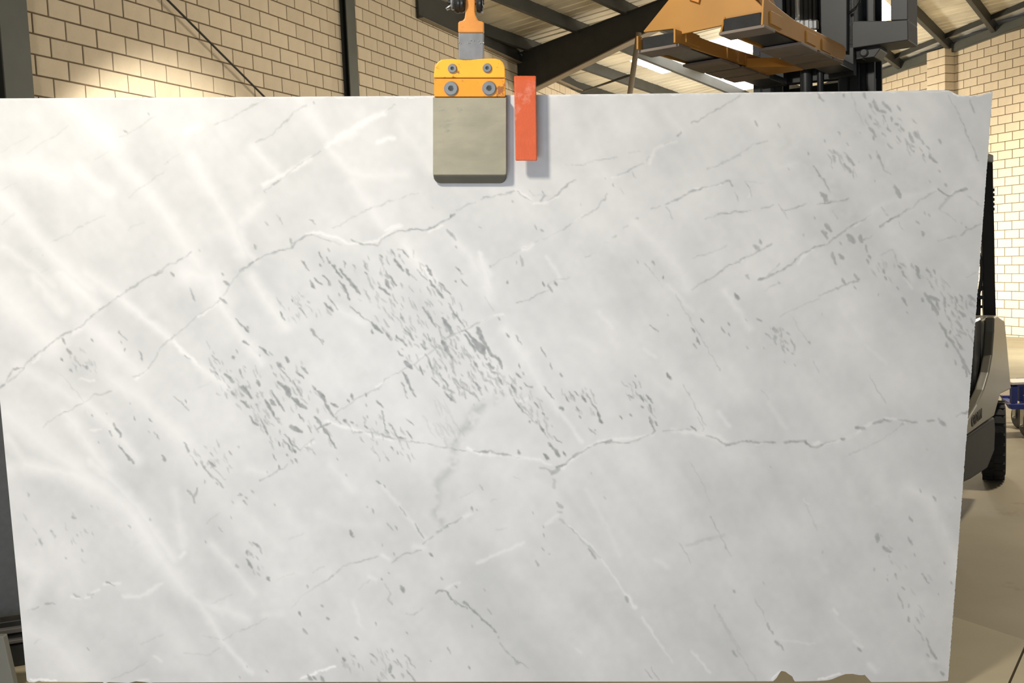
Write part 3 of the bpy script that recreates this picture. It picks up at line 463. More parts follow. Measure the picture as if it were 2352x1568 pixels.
WHITE = {   # milky streaks: width(photo px) strength softness points
1: '50 .45 0,850 120,960 300,1200 560,1450 700,1568;44 .4 850,500 1060,700 1300,1000 1440,1220 1560,1400 1650,1568;40 .4 1500,560 1620,760 1800,1050 1900,1300;30 .35 620,640 760,760 860,830;80 .5 500,100 700,300 900,470;60 .4 0,600 250,620 480,700;26 .3 30,1250 300,1450 420,1568;20 .4 1450,350 1560,300;30 .35 1880,1060 2040,900',
2: '16 .5 190,770 330,690 450,630 560,560;18 .6 680,460 830,360 930,310 1040,240 1130,200;24 .5 720,430 900,350;14 .6 1090,425 1210,395;9 .5 520,1150 640,1140 760,1180 850,1220 1000,1215 1090,1200 1200,1110 1270,1080;9 .5 1140,1120 1260,1070;7 .5 1480,1130 1580,1090;30 .35 100,470 220,600 330,700;30 .3 880,740 1000,900 1120,1100;26 .3 700,480 840,650 1000,700 1300,680;30 .25 550,200 700,400;26 .35 0,1130 60,1300 130,1350;30 .25 1250,300 1400,480 1500,650;20 .35 1880,1350 1960,1450 1920,1568;24 .25 1650,1150 1800,1320 1900,1500',
3: '8 .45 290,800 340,830 430,910 530,910 620,850;10 .3 1330,600 1380,480 1540,420;12 .55 340,1270 420,1230;6 .5 730,1070 820,1010;34 .28 1230,1080 1420,1250 1580,1450 1640,1568;14 .3 530,1330 640,1500;6 .35 1690,790 1800,790;5 .4 1880,765 1920,740;16 .4 0,1300 60,1480 80,1568;30 .15 850,200 950,500;22 .16 1450,200 1600,350;6 .3 1040,710 1110,700',
4: '8 .4 620,1390 700,1290 740,1270;34 .22 1960,550 2060,720;5 .5 1820,840 1840,830;20 .2 1180,1000 1300,900 1700,800;6 .35 1060,1085 1200,1010;5 .35 140,1370 190,1350;6 .35 230,860 250,830;20 .16 1380,1240 1460,1330 1520,1500;14 .15 480,620 620,600;30 .12 600,60 300,260 330,350;26 .14 1850,430 1980,640',
5: '90 .55 0,150 150,330 380,560;34 .45 250,50 470,310;40 .5 470,30 720,260;40 .4 640,20 900,200;24 .5 920,220 1060,340 1280,520;14 .6 1300,540 1500,730;26 .45 1500,730 1700,870;40 .35 640,400 900,640 1050,760;50 .4 150,730 450,900 620,1000;34 .5 620,980 820,1150 1030,1420;40 .4 820,820 1050,960 1250,1150 1400,1300;38 .5 480,1060 650,1300 800,1500;70 .5 60,1080 300,1300 560,1480;26 .4 1650,250 1850,560 1960,700;14 .5 250,690 290,650;10 .5 1020,820 1100,750;7 .5 1490,355 1600,280 1660,240;20 .55 560,470 600,440;60 .5 1420,30 1600,60 1640,200;6 .4 600,820 700,825;7 .4 670,1205 760,1190;30 .4 60,1250 200,1480',
6: '32 .4 80,230 220,450 330,600;22 .3 700,460 900,570;24 .4 1180,0 1300,150 1400,260;30 .35 1750,150 1800,400;12 .5 640,1280 800,1330 950,1370;8 .4 950,1385 1100,1410;10 .65 1640,1475 1740,1512;6 .5 980,1030 1050,980;26 .35 0,650 120,760;10 .4 470,1460 540,1430;6 .4 1300,820 1340,800;10 .3 690,1300 620,1280',
7: '30 .42 200,450 330,640 460,860 600,1060;16 .35 600,1060 700,1180 770,1290;7 .45 10,390 110,340 180,330;10 .45 620,1480 700,1420 800,1340 900,1290;9 .4 900,1280 1100,1262 1310,1235;16 .4 1450,1200 1600,1220 1720,1240 1780,1260;20 .35 1680,1210 1800,1270 1850,1300;14 .22 900,320 1000,430;24 .2 1300,820 1450,940;16 .22 1420,110 1600,300;10 .4 0,1380 200,1385 460,1425 540,1460;9 .35 300,980 380,960;6 .4 320,770 360,780;30 .14 700,500 800,540;14 .3 1790,1060 1870,1170;12 .25 1240,600 1330,650',
8: '20 .32 40,150 140,290 240,440;8 .5 720,1300 760,1290;9 .4 960,1260 1030,1230 1130,1150 1260,1110 1400,1140;6 .3 780,1320 1030,1235;10 .3 1400,60 1460,140;8 .3 280,1298 320,1298;16 .18 380,1000 500,1180;20 .14 900,250 1060,480;16 .3 0,1070 80,1170;10 .25 0,1240 70,1290;14 .16 1100,560 1260,700',
9: '46 .6 180,20 420,70 560,110;60 .6 560,110 740,200 900,330 1040,520 1130,680;50 .5 1130,680 1250,830 1330,930;34 .5 640,0 760,100 980,330 1130,550 1230,700;26 .45 1330,930 1420,1010 1500,1130 1580,1270;18 .4 1580,1270 1680,1390 1780,1490;80 .5 200,1200 400,1300 520,1450 600,1560;16 .5 1270,680 1310,650;14 .4 880,950 1000,960 1150,860;30 .35 1420,1010 1600,1050 1750,1110;26 .35 1500,590 1650,750 1800,930;8 .5 500,955 560,965;8 .5 600,960 700,910;10 .5 740,870 850,860;50 .4 130,700 280,800 200,1000;50 .35 60,60 150,20;10 .4 1090,1380 1140,1410;26 .25 1240,200 1300,600;12 .4 980,1555 1050,1545',
10: '10 .4 430,1540 560,1490 680,1450;14 .35 1010,660 1060,690;9 .4 1690,720 1760,690 1852,640;30 .2 0,320 180,500 300,620;26 .22 650,30 800,200;14 .25 1000,160 1200,400 1330,560;20 .35 1240,600 1310,610;12 .35 1590,390 1640,370;26 .3 60,50 180,80;20 .25 180,1090 300,1080;24 .2 300,800 450,780;14 .3 920,820 960,840;14 .22 800,980 860,1160;8 .3 1460,900 1560,850;30 .16 560,370 700,440 980,450',
11: '5 .4 640,450 800,600 900,740;7 .4 900,740 1060,960;10 .55 1040,930 1110,1040;9 .4 1160,1100 1220,1200 1300,1330;6 .3 1300,1330 1380,1420;8 .42 1510,1340 1640,1490;10 .35 0,710 140,650 320,570;16 .16 760,200 900,450 1000,660;16 .2 1250,690 1340,750;8 .25 690,1320 720,1360;12 .3 480,440 560,380',
12: '34 .35 1330,180 1500,260 1560,420;34 .35 1560,420 1640,600 1690,700 1690,800;12 .5 815,1055 845,1080;18 .45 1075,1440 1120,1480;14 .4 960,1270 1010,1310;20 .15 700,680 760,760;6 .3 600,270 640,300;14 .15 800,1070 1000,1270;10 .25 1500,1400 1560,1420;8 .25 450,1260 680,1290',
}
GREY = {    # diffuse grey-green clouds: width strength points (photo px)
0: '27 .50 1150,907 1111,927 1089,949 1076,978 1057,990 1047,1013 1041,1029;25 .42 1041,1060 1033,1080 1007,1105 1003,1144 1000,1180 1020,1203;20 .12 1000,1180 1030,1170 1020,1200;60 .14 1800,330 1900,420 1960,500;90 .10 1960,300 2100,420;50 .12 150,780 190,860;70 .10 240,1180 300,1250;80 .09 1300,560 1500,620;60 .10 1990,1120 2040,1220;30 .2 2165,1195 2190,1250;26 .22 2150,1530 2172,1556;60 .08 800,830 860,860;50 .09 1020,1120 1060,1180;60 .07 1640,480 1700,560;110 .06 1380,1370 1620,1420;70 .06 1000,420 1100,520'}
# swarms of small flecks: count, mean length px, strength, polygon (tile px)
SWARM = [
 (6, 190, 8, .42, '650,150 900,100 1000,60 1250,60 1600,450 1650,600 1882,900 1882,1000 1700,1100 1550,1130 1400,1000 1150,800 1050,650 900,450 720,400'),
 (6, 70, 8, .42, '1280,700 1480,650 1882,900 1882,1000 1700,1100 1550,1130 1300,900'),
 (6, 75, 8, .36, '150,850 450,850 640,1100 700,1280 650,1450 400,1550 250,1500 0,1200 0,850 100,900'),
 (6, 34, 7, .34, '700,1250 1100,1250 1300,1450 1250,1568 900,1500'),
 (6, 26, 7, .30, '250,350 500,350 700,500 350,560'),
 (6, 20, 18, .16, '1300,1150 1500,1150 1600,1350 1500,1450 1350,1350'),
 (5, 40, 8, .34, '1550,500 1750,700 1960,900 1960,1200 1800,1050 1600,900'),
 (5, 16, 8, .30, '450,500 700,650 750,800 560,790'),
 (5, 20, 8, .3, '1350,1250 1700,1300 1800,1500 1450,1500'),
 (7, 55, 8, .34, '0,700 100,700 450,950 600,1250 500,1250 250,950 0,900'),
 (7, 16, 7, .30, '600,880 850,880 900,1100 700,1050'),
 (7, 14, 7, .30, '1080,820 1300,900 1330,1150 1100,1000'),
 (8, 34, 9, .32, '1650,180 1900,200 1920,500 1850,620 1700,400'),
 (8, 26, 6, .36, '350,430 500,430 600,620 560,640 400,560'),
 (4, 26, 8, .32, '1150,80 1400,120 1650,450 1750,600 1600,560 1250,450 1150,300'),
 (4, 26, 9, .28, '1380,1300 1750,1400 1800,1568 1200,1568 1150,1400'),
 (4, 14, 8, .3, '850,480 1080,500 1100,700 900,650'),
 (10, 26, 8, .26, '650,1330 1200,1330 1300,1540 800,1540'),
 (10, 10, 7, .26, '0,500 120,600 260,860 60,800'),
 (9, 14, 7, .24, '150,300 700,300 700,720 250,650'),
 (12, 12, 8, .2, '1100,450 1500,700 1600,1300 1300,1000'),
]
SX0, SY0, ST = -90.0, 195.0, 2.0; NXp, NYp = 1205, 692
def smooth_noise(cell, seed, ang=None, ratio=1.0):
    g = np.random.default_rng(seed); yy, xx = np.mgrid[0:NYp, 0:NXp].astype(np.float32)*ST
    if ang is not None:
        c, s = math.cos(ang), math.sin(ang); xx, yy = (xx*c+yy*s)/ratio, (-xx*s+yy*c)
    xx = xx/cell; yy = yy/cell; xx -= xx.min(); yy -= yy.min()
    n = g.random((int(yy.max())+3, int(xx.max())+3)).astype(np.float32)
    xi = xx.astype(int); yi = yy.astype(int); fx = xx-xi; fy = yy-yi; fx = fx*fx*(3-2*fx); fy = fy*fy*(3-2*fy)
    return (n[yi, xi]*(1-fx)+n[yi, xi+1]*fx)*(1-fy)+(n[yi+1, xi]*(1-fx)+n[yi+1, xi+1]*fx)*fy
WX = (smooth_noise(14, 1)-.5)*5+(smooth_noise(5, 2)-.5)*3.0; WY = (smooth_noise(14, 3)-.5)*5+(smooth_noise(5, 4)-.5)*3.0
PXg = SX0+np.arange(NXp)[None, :]*ST+WX; PYg = SY0+np.arange(NYp)[:, None]*ST+WY
DK = np.zeros((NYp, NXp), np.float32); WH = np.zeros_like(DK); GR = np.zeros_like(DK)
def stroke(img, x0, y0, x1, y1, r, s, soft, r1=None):
    pad = r+soft+10
    i0 = max(0, int((min(x0, x1)-pad-SX0)/ST)); i1 = min(NXp, int((max(x0, x1)+pad-SX0)/ST)+2)
    j0 = max(0, int((min(y0, y1)-pad-SY0)/ST)); j1 = min(NYp, int((max(y0, y1)+pad-SY0)/ST)+2)
    if i1 <= i0 or j1 <= j0: return
    X = PXg[j0:j1, i0:i1]-x0; Y = PYg[j0:j1, i0:i1]-y0; dx, dy = x1-x0, y1-y0; L2 = dx*dx+dy*dy+1e-6
    t = np.clip((X*dx+Y*dy)/L2, 0, 1); d = np.hypot(X-t*dx, Y-t*dy)
    rr = r if r1 is None else r+(r1-r)*np.abs(2*t-1)
    a = np.clip((rr+soft-d)/(2*soft), 0, 1); a = a*a*(3-2*a)*s
    sub = img[j0:j1, i0:i1]; np.maximum(sub, a, out=sub)
def pts_of(s, T):
    ox, oy, k = T; return [(ox+float(a)/k, oy+float(b)/k) for a, b in (q.split(',') for q in s)]
rs = random.Random(3)
for t, txt in VEINS.items():
    for e in txt.split(';'):
        q = e.split(); wv, sv = float(q[0]), float(q[1]); P = pts_of(q[2:], TILE[t])
        for (x0, y0), (x1, y1) in zip(P[:-1], P[1:]):
            n = max(1, int(math.hypot(x1-x0, y1-y0)/9))
            for i in range(n):
                u0, u1 = i/n, (i+1)/n; f = rs.uniform(.45, 1.25)
                stroke(DK, x0+(x1-x0)*u0, y0+(y1-y0)*u0, x0+(x1-x0)*u1, y0+(y1-y0)*u1, wv*.42*f, min(1, sv*1.2)*rs.uniform(.65, 1.1), 1.3)
for t, txt in FLECKS.items():
    T = TILE[t]
    for e in txt.split():
        q = [float(a) for a in e.split(',')]
        if len(q) == 3:
            a = math.radians(rs.uniform(48, 72)); h = q[2]*.42
            x0, y0, x1, y1 = q[0]-h*math.cos(a), q[1]-h*math.sin(a), q[0]+h*math.cos(a), q[1]+h*math.sin(a); wd = q[2]*.42
        else: x0, y0, x1, y1, wd = q
        f = lambda x, y: (T[0]+x/T[2], T[1]+y/T[2])
        stroke(DK, *f(x0, y0), *f(x1, y1), wd/T[2]*.60, (.80 if t in (6, 7) else .66 if t in (5, 10) else .52), 1.1, wd/T[2]*.36)
def inside(P, x, y):
    c = False; j = len(P)-1
    for i in range(len(P)):
        if (P[i][1] > y) != (P[j][1] > y) and x < (P[j][0]-P[i][0])*(y-P[i][1])/(P[j][1]-P[i][1])+P[i][0]: c = not c
        j = i
    return c
for t, n, ln, sv, poly in SWARM:
    P = pts_of(poly.split(), TILE[t]); xs = [p[0] for p in P]; ys = [p[1] for p in P]; k = 0
    while k < n:
        x, y = rs.uniform(min(xs), max(xs)), rs.uniform(min(ys), max(ys))
        if not inside(P, x, y): continue
        k += 1; a = math.radians(rs.gauss(60, 9)); h = ln*rs.uniform(.4, 1.5); wd = rs.uniform(1.1, 2.5)
        stroke(DK, x-h*math.cos(a), y-h*math.sin(a), x+h*math.cos(a), y+h*math.sin(a), wd, sv*rs.uniform(.9, 1.5), 1.1, wd*.5)
for t, txt in WHITE.items():
    for e in txt.split(';'):
        q = e.split(); wv, sv = float(q[0]), float(q[1]); P = pts_of(q[2:], TILE[t])
        for (x0, y0), (x1, y1) in zip(P[:-1], P[1:]):
            stroke(WH, x0, y0, x1, y1, wv*.24, sv*.95, max(2.0, wv*.62 if wv > 18 else wv*.45))
for e in GREY[0].split(';'):
    q = e.split(); wv, sv = float(q[0]), float(q[1]); P = pts_of(q[2:], (0, 0, 1))
    for (x0, y0), (x1, y1) in zip(P[:-1], P[1:]): stroke(GR, x0, y0, x1, y1, wv*.3, sv, wv*.6)
for (x0, y0), (x1, y1) in zip([(2184, 211), (2198, 217), (2214, 220), (2232, 220), (2250, 218), (2262, 216)], [(2198, 217), (2214, 220), (2232, 220), (2250, 218), (2262, 216), (2276, 212)]): stroke(WH, x0, y0, x1, y1, 1.5, .95, 1.2)
for (x0, y0), (x1, y1) in zip([(-60, 227.5), (1000, 221), (2000, 210.5)], [(1000, 221), (2000, 210.5), (2180, 208)]): stroke(WH, x0, y0, x1, y1, 1.0, .6, 1.2)  # light caught along the top arris, painted as a thin white line
for (x0, y0), (x1, y1) in zip([(690, 1560), (735, 1541), (70, 1560), (1776, 1562), (1880, 1560)], [(735, 1541), (770, 1530), (130, 1564), (1792, 1540), (1930, 1548)]): stroke(WH, x0, y0, x1, y1, 2.0, .8, 1.5)
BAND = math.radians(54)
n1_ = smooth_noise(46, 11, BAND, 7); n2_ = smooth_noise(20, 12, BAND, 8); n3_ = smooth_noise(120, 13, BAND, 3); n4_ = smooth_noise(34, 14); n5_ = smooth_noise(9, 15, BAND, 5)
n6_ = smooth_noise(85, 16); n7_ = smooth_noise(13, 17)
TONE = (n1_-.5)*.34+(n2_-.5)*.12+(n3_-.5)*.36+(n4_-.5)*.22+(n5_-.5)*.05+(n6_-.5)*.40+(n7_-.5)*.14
_g = np.clip((smooth_noise(19, 31)*.6+smooth_noise(8, 32)*.4-.34)/.26, 0, 1); GR *= .2+.95*_g
DK *= np.clip(.86+.4*(smooth_noise(8, 21)-.35), .6, 1.08)

# slab plane and mesh
RHO, TILT = .033, math.radians(2.5)
SXd = V(math.cos(RHO), 0, -math.sin(RHO)); _n = V(0, -math.cos(TILT), math.sin(TILT)*-1.0)
SN = nrm(_n-SXd*np.dot(_n, SXd)); SZ = np.cross(SXd, -SN); SZ = SZ if SZ[2] > 0 else -SZ
r_ = ray(1080, 222); SP = r_*(2.98/r_[1])
def sp(px, py, e=0.0):               # a point of the slab's face (or e metres in front of it)
    return on_plane(px, py, SP+SN*e, SN)
def top_px(x):
    X = [-120, 0, 1000, 2000, 2168, 2180, 2190, 2200, 2214, 2230, 2246, 2258, 2268, 2280, 2300]
    Y = [227.2, 226, 220, 209.5, 206.8, 207.5, 213, 217.5, 219.5, 219.5, 218.2, 217.2, 213.5, 210, 209]
    return np.interp(x, X, Y)
def bot_px(x):
    X = [40, 62, 66, 78, 90, 96, 236, 240, 246, 250, 296, 304, 312, 330, 345, 352, 700, 1776, 1784, 1790, 1794, 1804, 1812, 1820, 1825, 1876, 1900, 1912, 1926, 1942, 1958, 1974, 1982, 1986, 2001, 2150, 2178, 2200]
    Y = [1563, 1562, 1566, 1567, 1563, 1565, 1566, 1569, 1567, 1566, 1568, 1566, 1564, 1565.5, 1568, 1567, 1566, 1564, 1556, 1546, 1540, 1542, 1548, 1553, 1564.5, 1563.5, 1562, 1559, 1553, 1547.5, 1547, 1550, 1550, 1549, 1566, 1565, 1563, 1563]
    return np.interp(x, X, Y)
NU, NV = 1000, 580
u = np.linspace(0, 1, NU)[None, :]; v = np.linspace(0, 1, NV)[:, None]
xl = lambda y: (y-920)*.0957; xr = lambda y: 2280-(y-212)*.0757
yy = 216+(1564-216)*v+0*u
for _ in range(4):
    xx = xl(yy)+(xr(yy)-xl(yy))*u; t_, b_ = top_px(xx), bot_px(xx); yy = t_+(b_-t_)*v
# nibbled edges
edge = np.random.default_rng(5).normal(0, .35, NV)[:, None]
xx = xx+edge*np.clip((u-.998)*500, 0, 1)
ii = (xx-SX0)/ST; jj = (yy-SY0)/ST; i0 = np.clip(ii.astype(int), 0, NXp-2); j0 = np.clip(jj.astype(int), 0, NYp-2); fi = np.clip(ii-i0, 0, 1); fj = np.clip(jj-j0, 0, 1)
def samp(A): return ((A[j0, i0]*(1-fi)+A[j0, i0+1]*fi)*(1-fj)+(A[j0+1, i0]*(1-fi)+A[j0+1, i0+1]*fi)*fj).astype(np.float32)
dirs = _fw[None, None, :]+RT[None, None, :]*((xx-1176)/F)[..., None]-UP[None, None, :]*((yy-784)/F)[..., None]
pts = dirs*(np.dot(SP, SN)/(dirs@SN))[..., None]
front = pts.reshape(-1, 3)
idx = np.arange(NU*NV).reshape(NV, NU)
quads = np.stack([idx[:-1, :-1], idx[1:, :-1], idx[1:, 1:], idx[:-1, 1:]], -1).reshape(-1, 4)
ring = np.concatenate([idx[0, :], idx[1:, -1], idx[-1, -2::-1], idx[-2:0:-1, 0]])
THK = .02
back = front[ring]-SN*THK+SZ*0
nb = len(front); nr = len(ring); rj = np.arange(nr); rk = (rj+1) % nr
side = np.stack([ring[rj], ring[rk], nb+rk, nb+rj], -1)
allv = np.concatenate([front, back]); org = SP-SZ*1.0
me = bpy.data.meshes.new('marble_slab'); me.vertices.add(len(allv)); me.vertices.foreach_set('co', (allv-org).astype(np.float32).ravel())
loops = np.concatenate([quads.ravel(), side.ravel(), nb+rj[::-1]]); nf = len(quads)+len(side)+1
me.loops.add(len(loops)); me.loops.foreach_set('vertex_index', loops.astype(np.int32))
me.polygons.add(nf); st = np.concatenate([np.arange(len(quads)+len(side))*4, [4*(len(quads)+len(side))]]); me.polygons.foreach_set('loop_start', st.astype(np.int32))
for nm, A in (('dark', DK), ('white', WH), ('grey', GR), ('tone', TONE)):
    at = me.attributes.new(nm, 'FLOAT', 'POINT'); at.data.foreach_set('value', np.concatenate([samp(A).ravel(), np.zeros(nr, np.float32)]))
me.update(calc_edges=True); me.validate()
def marble():
    m = bpy.data.materials.new('white_grey_marble'); m.use_nodes = True; nt = m.node_tree; N = nt.nodes; L = nt.links; b = N['Principled BSDF']
    def att(n): a = N.new('ShaderNodeAttribute'); a.attribute_name = n; return a.outputs['Fac']
    def math_(op, a, c):
        n = N.new('ShaderNodeMath'); n.operation = op
        for k, q in enumerate((a, c)):
            if isinstance(q, (int, float)): n.inputs[k].default_value = q
            else: L.new(q, n.inputs[k])
        return n.outputs[0]
    def mix(f, a, c):
        n = N.new('ShaderNodeMix'); n.data_type = 'RGBA'; L.new(f, n.inputs[0])
        for k, q in ((6, a), (7, c)):
            if isinstance(q, tuple): n.inputs[k].default_value = (*q, 1)
            else: L.new(q, n.inputs[k])
        return n.outputs[2]
    tc = N.new('ShaderNodeTexCoord'); nz = N.new('ShaderNodeTexNoise'); nz.inputs['Scale'].default_value = 38; nz.inputs['Detail'].default_value = 5; L.new(tc.outputs['Object'], nz.inputs['Vector'])
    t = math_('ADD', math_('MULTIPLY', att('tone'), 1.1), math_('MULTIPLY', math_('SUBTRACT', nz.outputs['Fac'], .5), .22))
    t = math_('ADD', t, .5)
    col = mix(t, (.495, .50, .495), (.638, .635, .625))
    col = mix(att('grey'), col, (.26, .28, .265))
    col = mix(att('white'), col, (.85, .84, .825))
    col = mix(att('dark'), col, (.165, .18, .176))
    L.new(col, b.inputs['Base Color']); b.inputs['Roughness'].default_value = .42; b.inputs['Specular IOR Level'].default_value = .25
    return m
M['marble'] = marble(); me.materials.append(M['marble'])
me.polygons.foreach_set('use_smooth', [False]*nf)
slab = bpy.data.objects.new('marble_slab', me); COL.objects.link(slab); slab.location = org
tag(slab, 'large white and grey veined marble slab hanging from the yellow clamp', 'slab', kind='thing')

# ------------------------------------------------------------------ lifting clamp on the slab
def rrect(x0, y0, x1, y1, r, e, corners=(1, 1, 1, 1), n=5):
    # rounded rectangle in photo-plane pixels, e metres in front of the slab face; corners tl,tr,br,bl
    out = []
    for (cx, cy, sx, sy, a0), rr in zip(((x0, y0, 1, 1, 180), (x1, y0, -1, 1, 270), (x1, y1, -1, -1, 0), (x0, y1, 1, -1, 90)), corners):
        q = max(r*rr, .4)
        for k in range(n):
            a = math.radians(a0+90*k/(n-1)); out.append(sp(cx+sx*q+q*math.cos(a), cy+sy*q+q*math.sin(a), e))
    return out
cl = empty('lifting_clamp', sp(1080, 222, .02), 'yellow lifting clamp with a worn olive grey jaw gripping the slab top', 'clamp')
MB().loft([rrect(995, 224, 1163.5, 402, 4, .001, (.1, .1, 1, 1.1)), rrect(994.5, 224, 1163.5, 402, 4, .0335, (.1, .1, 1, 1)), rrect(996, 225.5, 1162, 400.5, 4, .036, (.1, .1, 1, 1))]).build('front_jaw', M['pad'], cl, .001)
MB().loft([rrect(996, 396, 1163.5, 421, 15, .001, (.1, .1, 1, 1.1)), rrect(995.5, 396, 1163.5, 420, 14, .012, (.1, .1, 1, 1.1)), rrect(995, 396, 1163.5, 404, 5, .0325, (.1, .1, 1, 1))]).build('jaw_lip', M['pad_shade'], cl, .001)
MB().loft([rrect(995, 235, 1163.5, 420, 13, -.021), rrect(995, 235, 1163.5, 405, 8, -.058)]).build('rear_jaw', M['pad'], cl, .002)
up = [(997.5, 181), (998, 170), (1000, 156), (1006, 146), (1015, 139.5), (1030, 138), (1050, 138.5), (1066, 140.5), (1082, 140.5), (1100, 138), (1120, 137), (1138, 137), (1149, 140), (1156, 147), (1159.5, 156), (1160.5, 170), (1160.5, 181)]
MB().prism([sp(x, y, .004) for x, y in up], SN*.024).build('upper_plate', M['yellow'], cl, .003)
MB().prism([sp(x, y, .004) for x, y in [(998, 182.2), (1160.5, 182.2), (1161, 224), (998.5, 224)]], SN*.020).build('lower_plate', M['yellow_deep'], cl, .002)
MB().prism([sp(x, y, -.06) for x, y in [(1000, 150), (1158, 150), (1160, 236), (1000, 236)]], SN*.03).build('rear_plate', M['yellow_deep'], cl, .003)
MB().prism([sp(x, y, -.045) for x, y in [(1020, 150), (1140, 150), (1140, 205), (1020, 205)]], SN*.05).build('cross_block', M['yellow_deep'], cl, .002)
for x, y, r, e in ((1039, 157.5, 9.8, .028), (1119, 156.5, 9.8, .028), (1036, 203.5, 15.5, .024), (1123.5, 203, 15.5, .024)):
    R = r/F*2.97; c = sp(x, y, e)
    MB().lathe(c-SN*.004, SN, [(R*1.13, 0), (R*1.13, .0042), (R*1.0, .0046)], 28).build('washer_rim', M['orange_worn'], cl)
    bo = MB().lathe(c, SN, [(R, 0), (R, .004), (R*.88, .0062), (R*.42, .0062), (R*.40, .0022), (.0002, .0022)], 28).build('bolt', M['bolt'], cl)
    MB().lathe(c+SN*.0018, SN, [(R*.36, 0), (R*.36, .0016), (R*.2, .0012)], 6).build('hex_socket', M['socket'], bo)
hg = [(1053, 78), (1053, 56), (1055, 52), (1059, 51), (1064, 50), (1067.5, 45), (1069, 36), (1069, -12), (1072, -22), (1080, -26), (1088, -22), (1092, -12), (1092, 30), (1094, 40), (1098, 49), (1103, 51), (1109, 52), (1112, 56), (1112, 78)]
MB().prism([sp(x, y, -.004) for x, y in hg], SN*.022).build('hanger_eye', M['orange_worn'], cl, .004)
MB().prism([sp(x, y, -.003) for x, y in [(1053.5, 78), (1111.5, 78), (1111.5, 142), (1054, 142)]], SN*.020).build('hanger_shank', M['bare'], cl, .003)
wl_ = MB()
for x0, x1, y in ((1053, 1060, 97), (1074, 1080, 97), (1080, 1090, 94), (1098, 1111, 97)):
    n = max(2, int((x1-x0)/2.5))
    for k in range(n):
        xx_ = x0+(x1-x0)*(k+.5)/n; wl_.lathe(sp(xx_, y+random.uniform(-3, 4), .0165), SN, [(.0022, 0), (.0018, .0018), (.0004, .0026)], 7)
wl_.build('weld_bead', M['zinc'], cl)
# shackle through the eye
sh = empty('bow_shackle', sp(1080, 5, .007), 'black steel bow shackle with wired pin through the clamp eye', 'shackle')
ax = nrm(sp(1110, 6, .007)-sp(1050, 6, .007)); cpin = sp(1080, 4, .007)
def onpin(px): return sp(px, 4, .007)
MB().tube([onpin(1030), onpin(1112)], .0095, 16).build('pin', M['blackmetal'], sh)
MB().lathe(onpin(1042), ax, [(.020, 0), (.030, .003), (.034, .010), (.034, .017), (.029, .023), (.020, .024)], 20).build('pin_nut', M['blackmetal'], sh)
MB().lathe(onpin(1035), ax, [(.012, 0), (.022, .001), (.025, .006), (.022, .010)], 20).build('pin_washer', M['zinc'], sh)
bow = []
for sx, px in ((-1, 1060), (1, 1101)):
    c = onpin(px); MB().lathe(c-ax*.010, ax, [(.018, 0), (.030, .002), (.033, .008), (.033, .014), (.028, .020), (.016, .021)], 20).build('shackle_lug', M['blackmetal'], sh)
c0, c1 = onpin(1058), onpin(1104); path = []
for k in range(13):
    a = math.pi*k/12; mid = (c0+c1)/2+SZ*.075; path.append(mid-ax*math.cos(a)*.034+SZ*math.sin(a)*.045)
MB().tube([c0]+path+[c1], .011, 10).build('bow', M['blackmetal'], sh)
MB().tube([sp(1046, 2, .02), sp(1036, 12, .022), sp(1029, 16, .022), sp(1025, 19, .02), sp(1027, 23, .018), sp(1033, 20, .016)], .0026, 8).build('cotter_wire', M['zinc'], sh)
MB().tube([sp(1107, 6, .02), sp(1110, 18, .022), sp(1108, 30, .02), sp(1105, 26, .016)], .0018, 8).build('cotter_wire', M['zinc'], sh)

# orange red edge clip hooked over the slab's top
ck = empty('edge_clip', sp(1207, 216, .02), 'orange red steel edge clip hooked over slab top right of clamp', 'clip')
E0_, E1_ = .044, .057
def cp_(x, y, e): return sp(x, y, e)
def clip_ring(x0t, x0b): pass
L_ = lambda y: np.interp(y, [170, 370], [1180.5, 1184]); R_ = lambda y: np.interp(y, [170, 370], [1231, 1233.5])
outer = [(E1_, 369), (E1_, 190), (E1_, 183), (E1_-.006, 176), (E1_-.016, 174), (-.05, 174), (-.058, 178), (-.06, 186), (-.06, 300), (-.048, 300), (-.048, 190), (-.04, 186), (E0_-.008, 186), (E0_, 192), (E0_, 369)]
la = [cp_(L_(y), y, e) for e, y in outer]; ra = [cp_(R_(y), y, e) for e, y in outer]
mb = MB(); n = len(la); mb.add(la+ra, [tuple(range(n)), tuple(range(2*n-1, n-1, -1))]+[(i, (i+1) % n, n+(i+1) % n, n+i) for i in range(n)])
mb.build('hook_plate', M['red'], ck, .003)
MB().prism([cp_(1192, 188, .0), cp_(1222, 188, .0), cp_(1222, 216, .0), cp_(1192, 216, .0)], SN*.040).build('seat_block', M['rubber'], ck)
MB().prism([cp_(1193, 216.5, .002), cp_(1221, 216.5, .002), cp_(1221, 262, .002), cp_(1193, 262, .002)], SN*.043).build('stand_off', M['rubber'], ck)

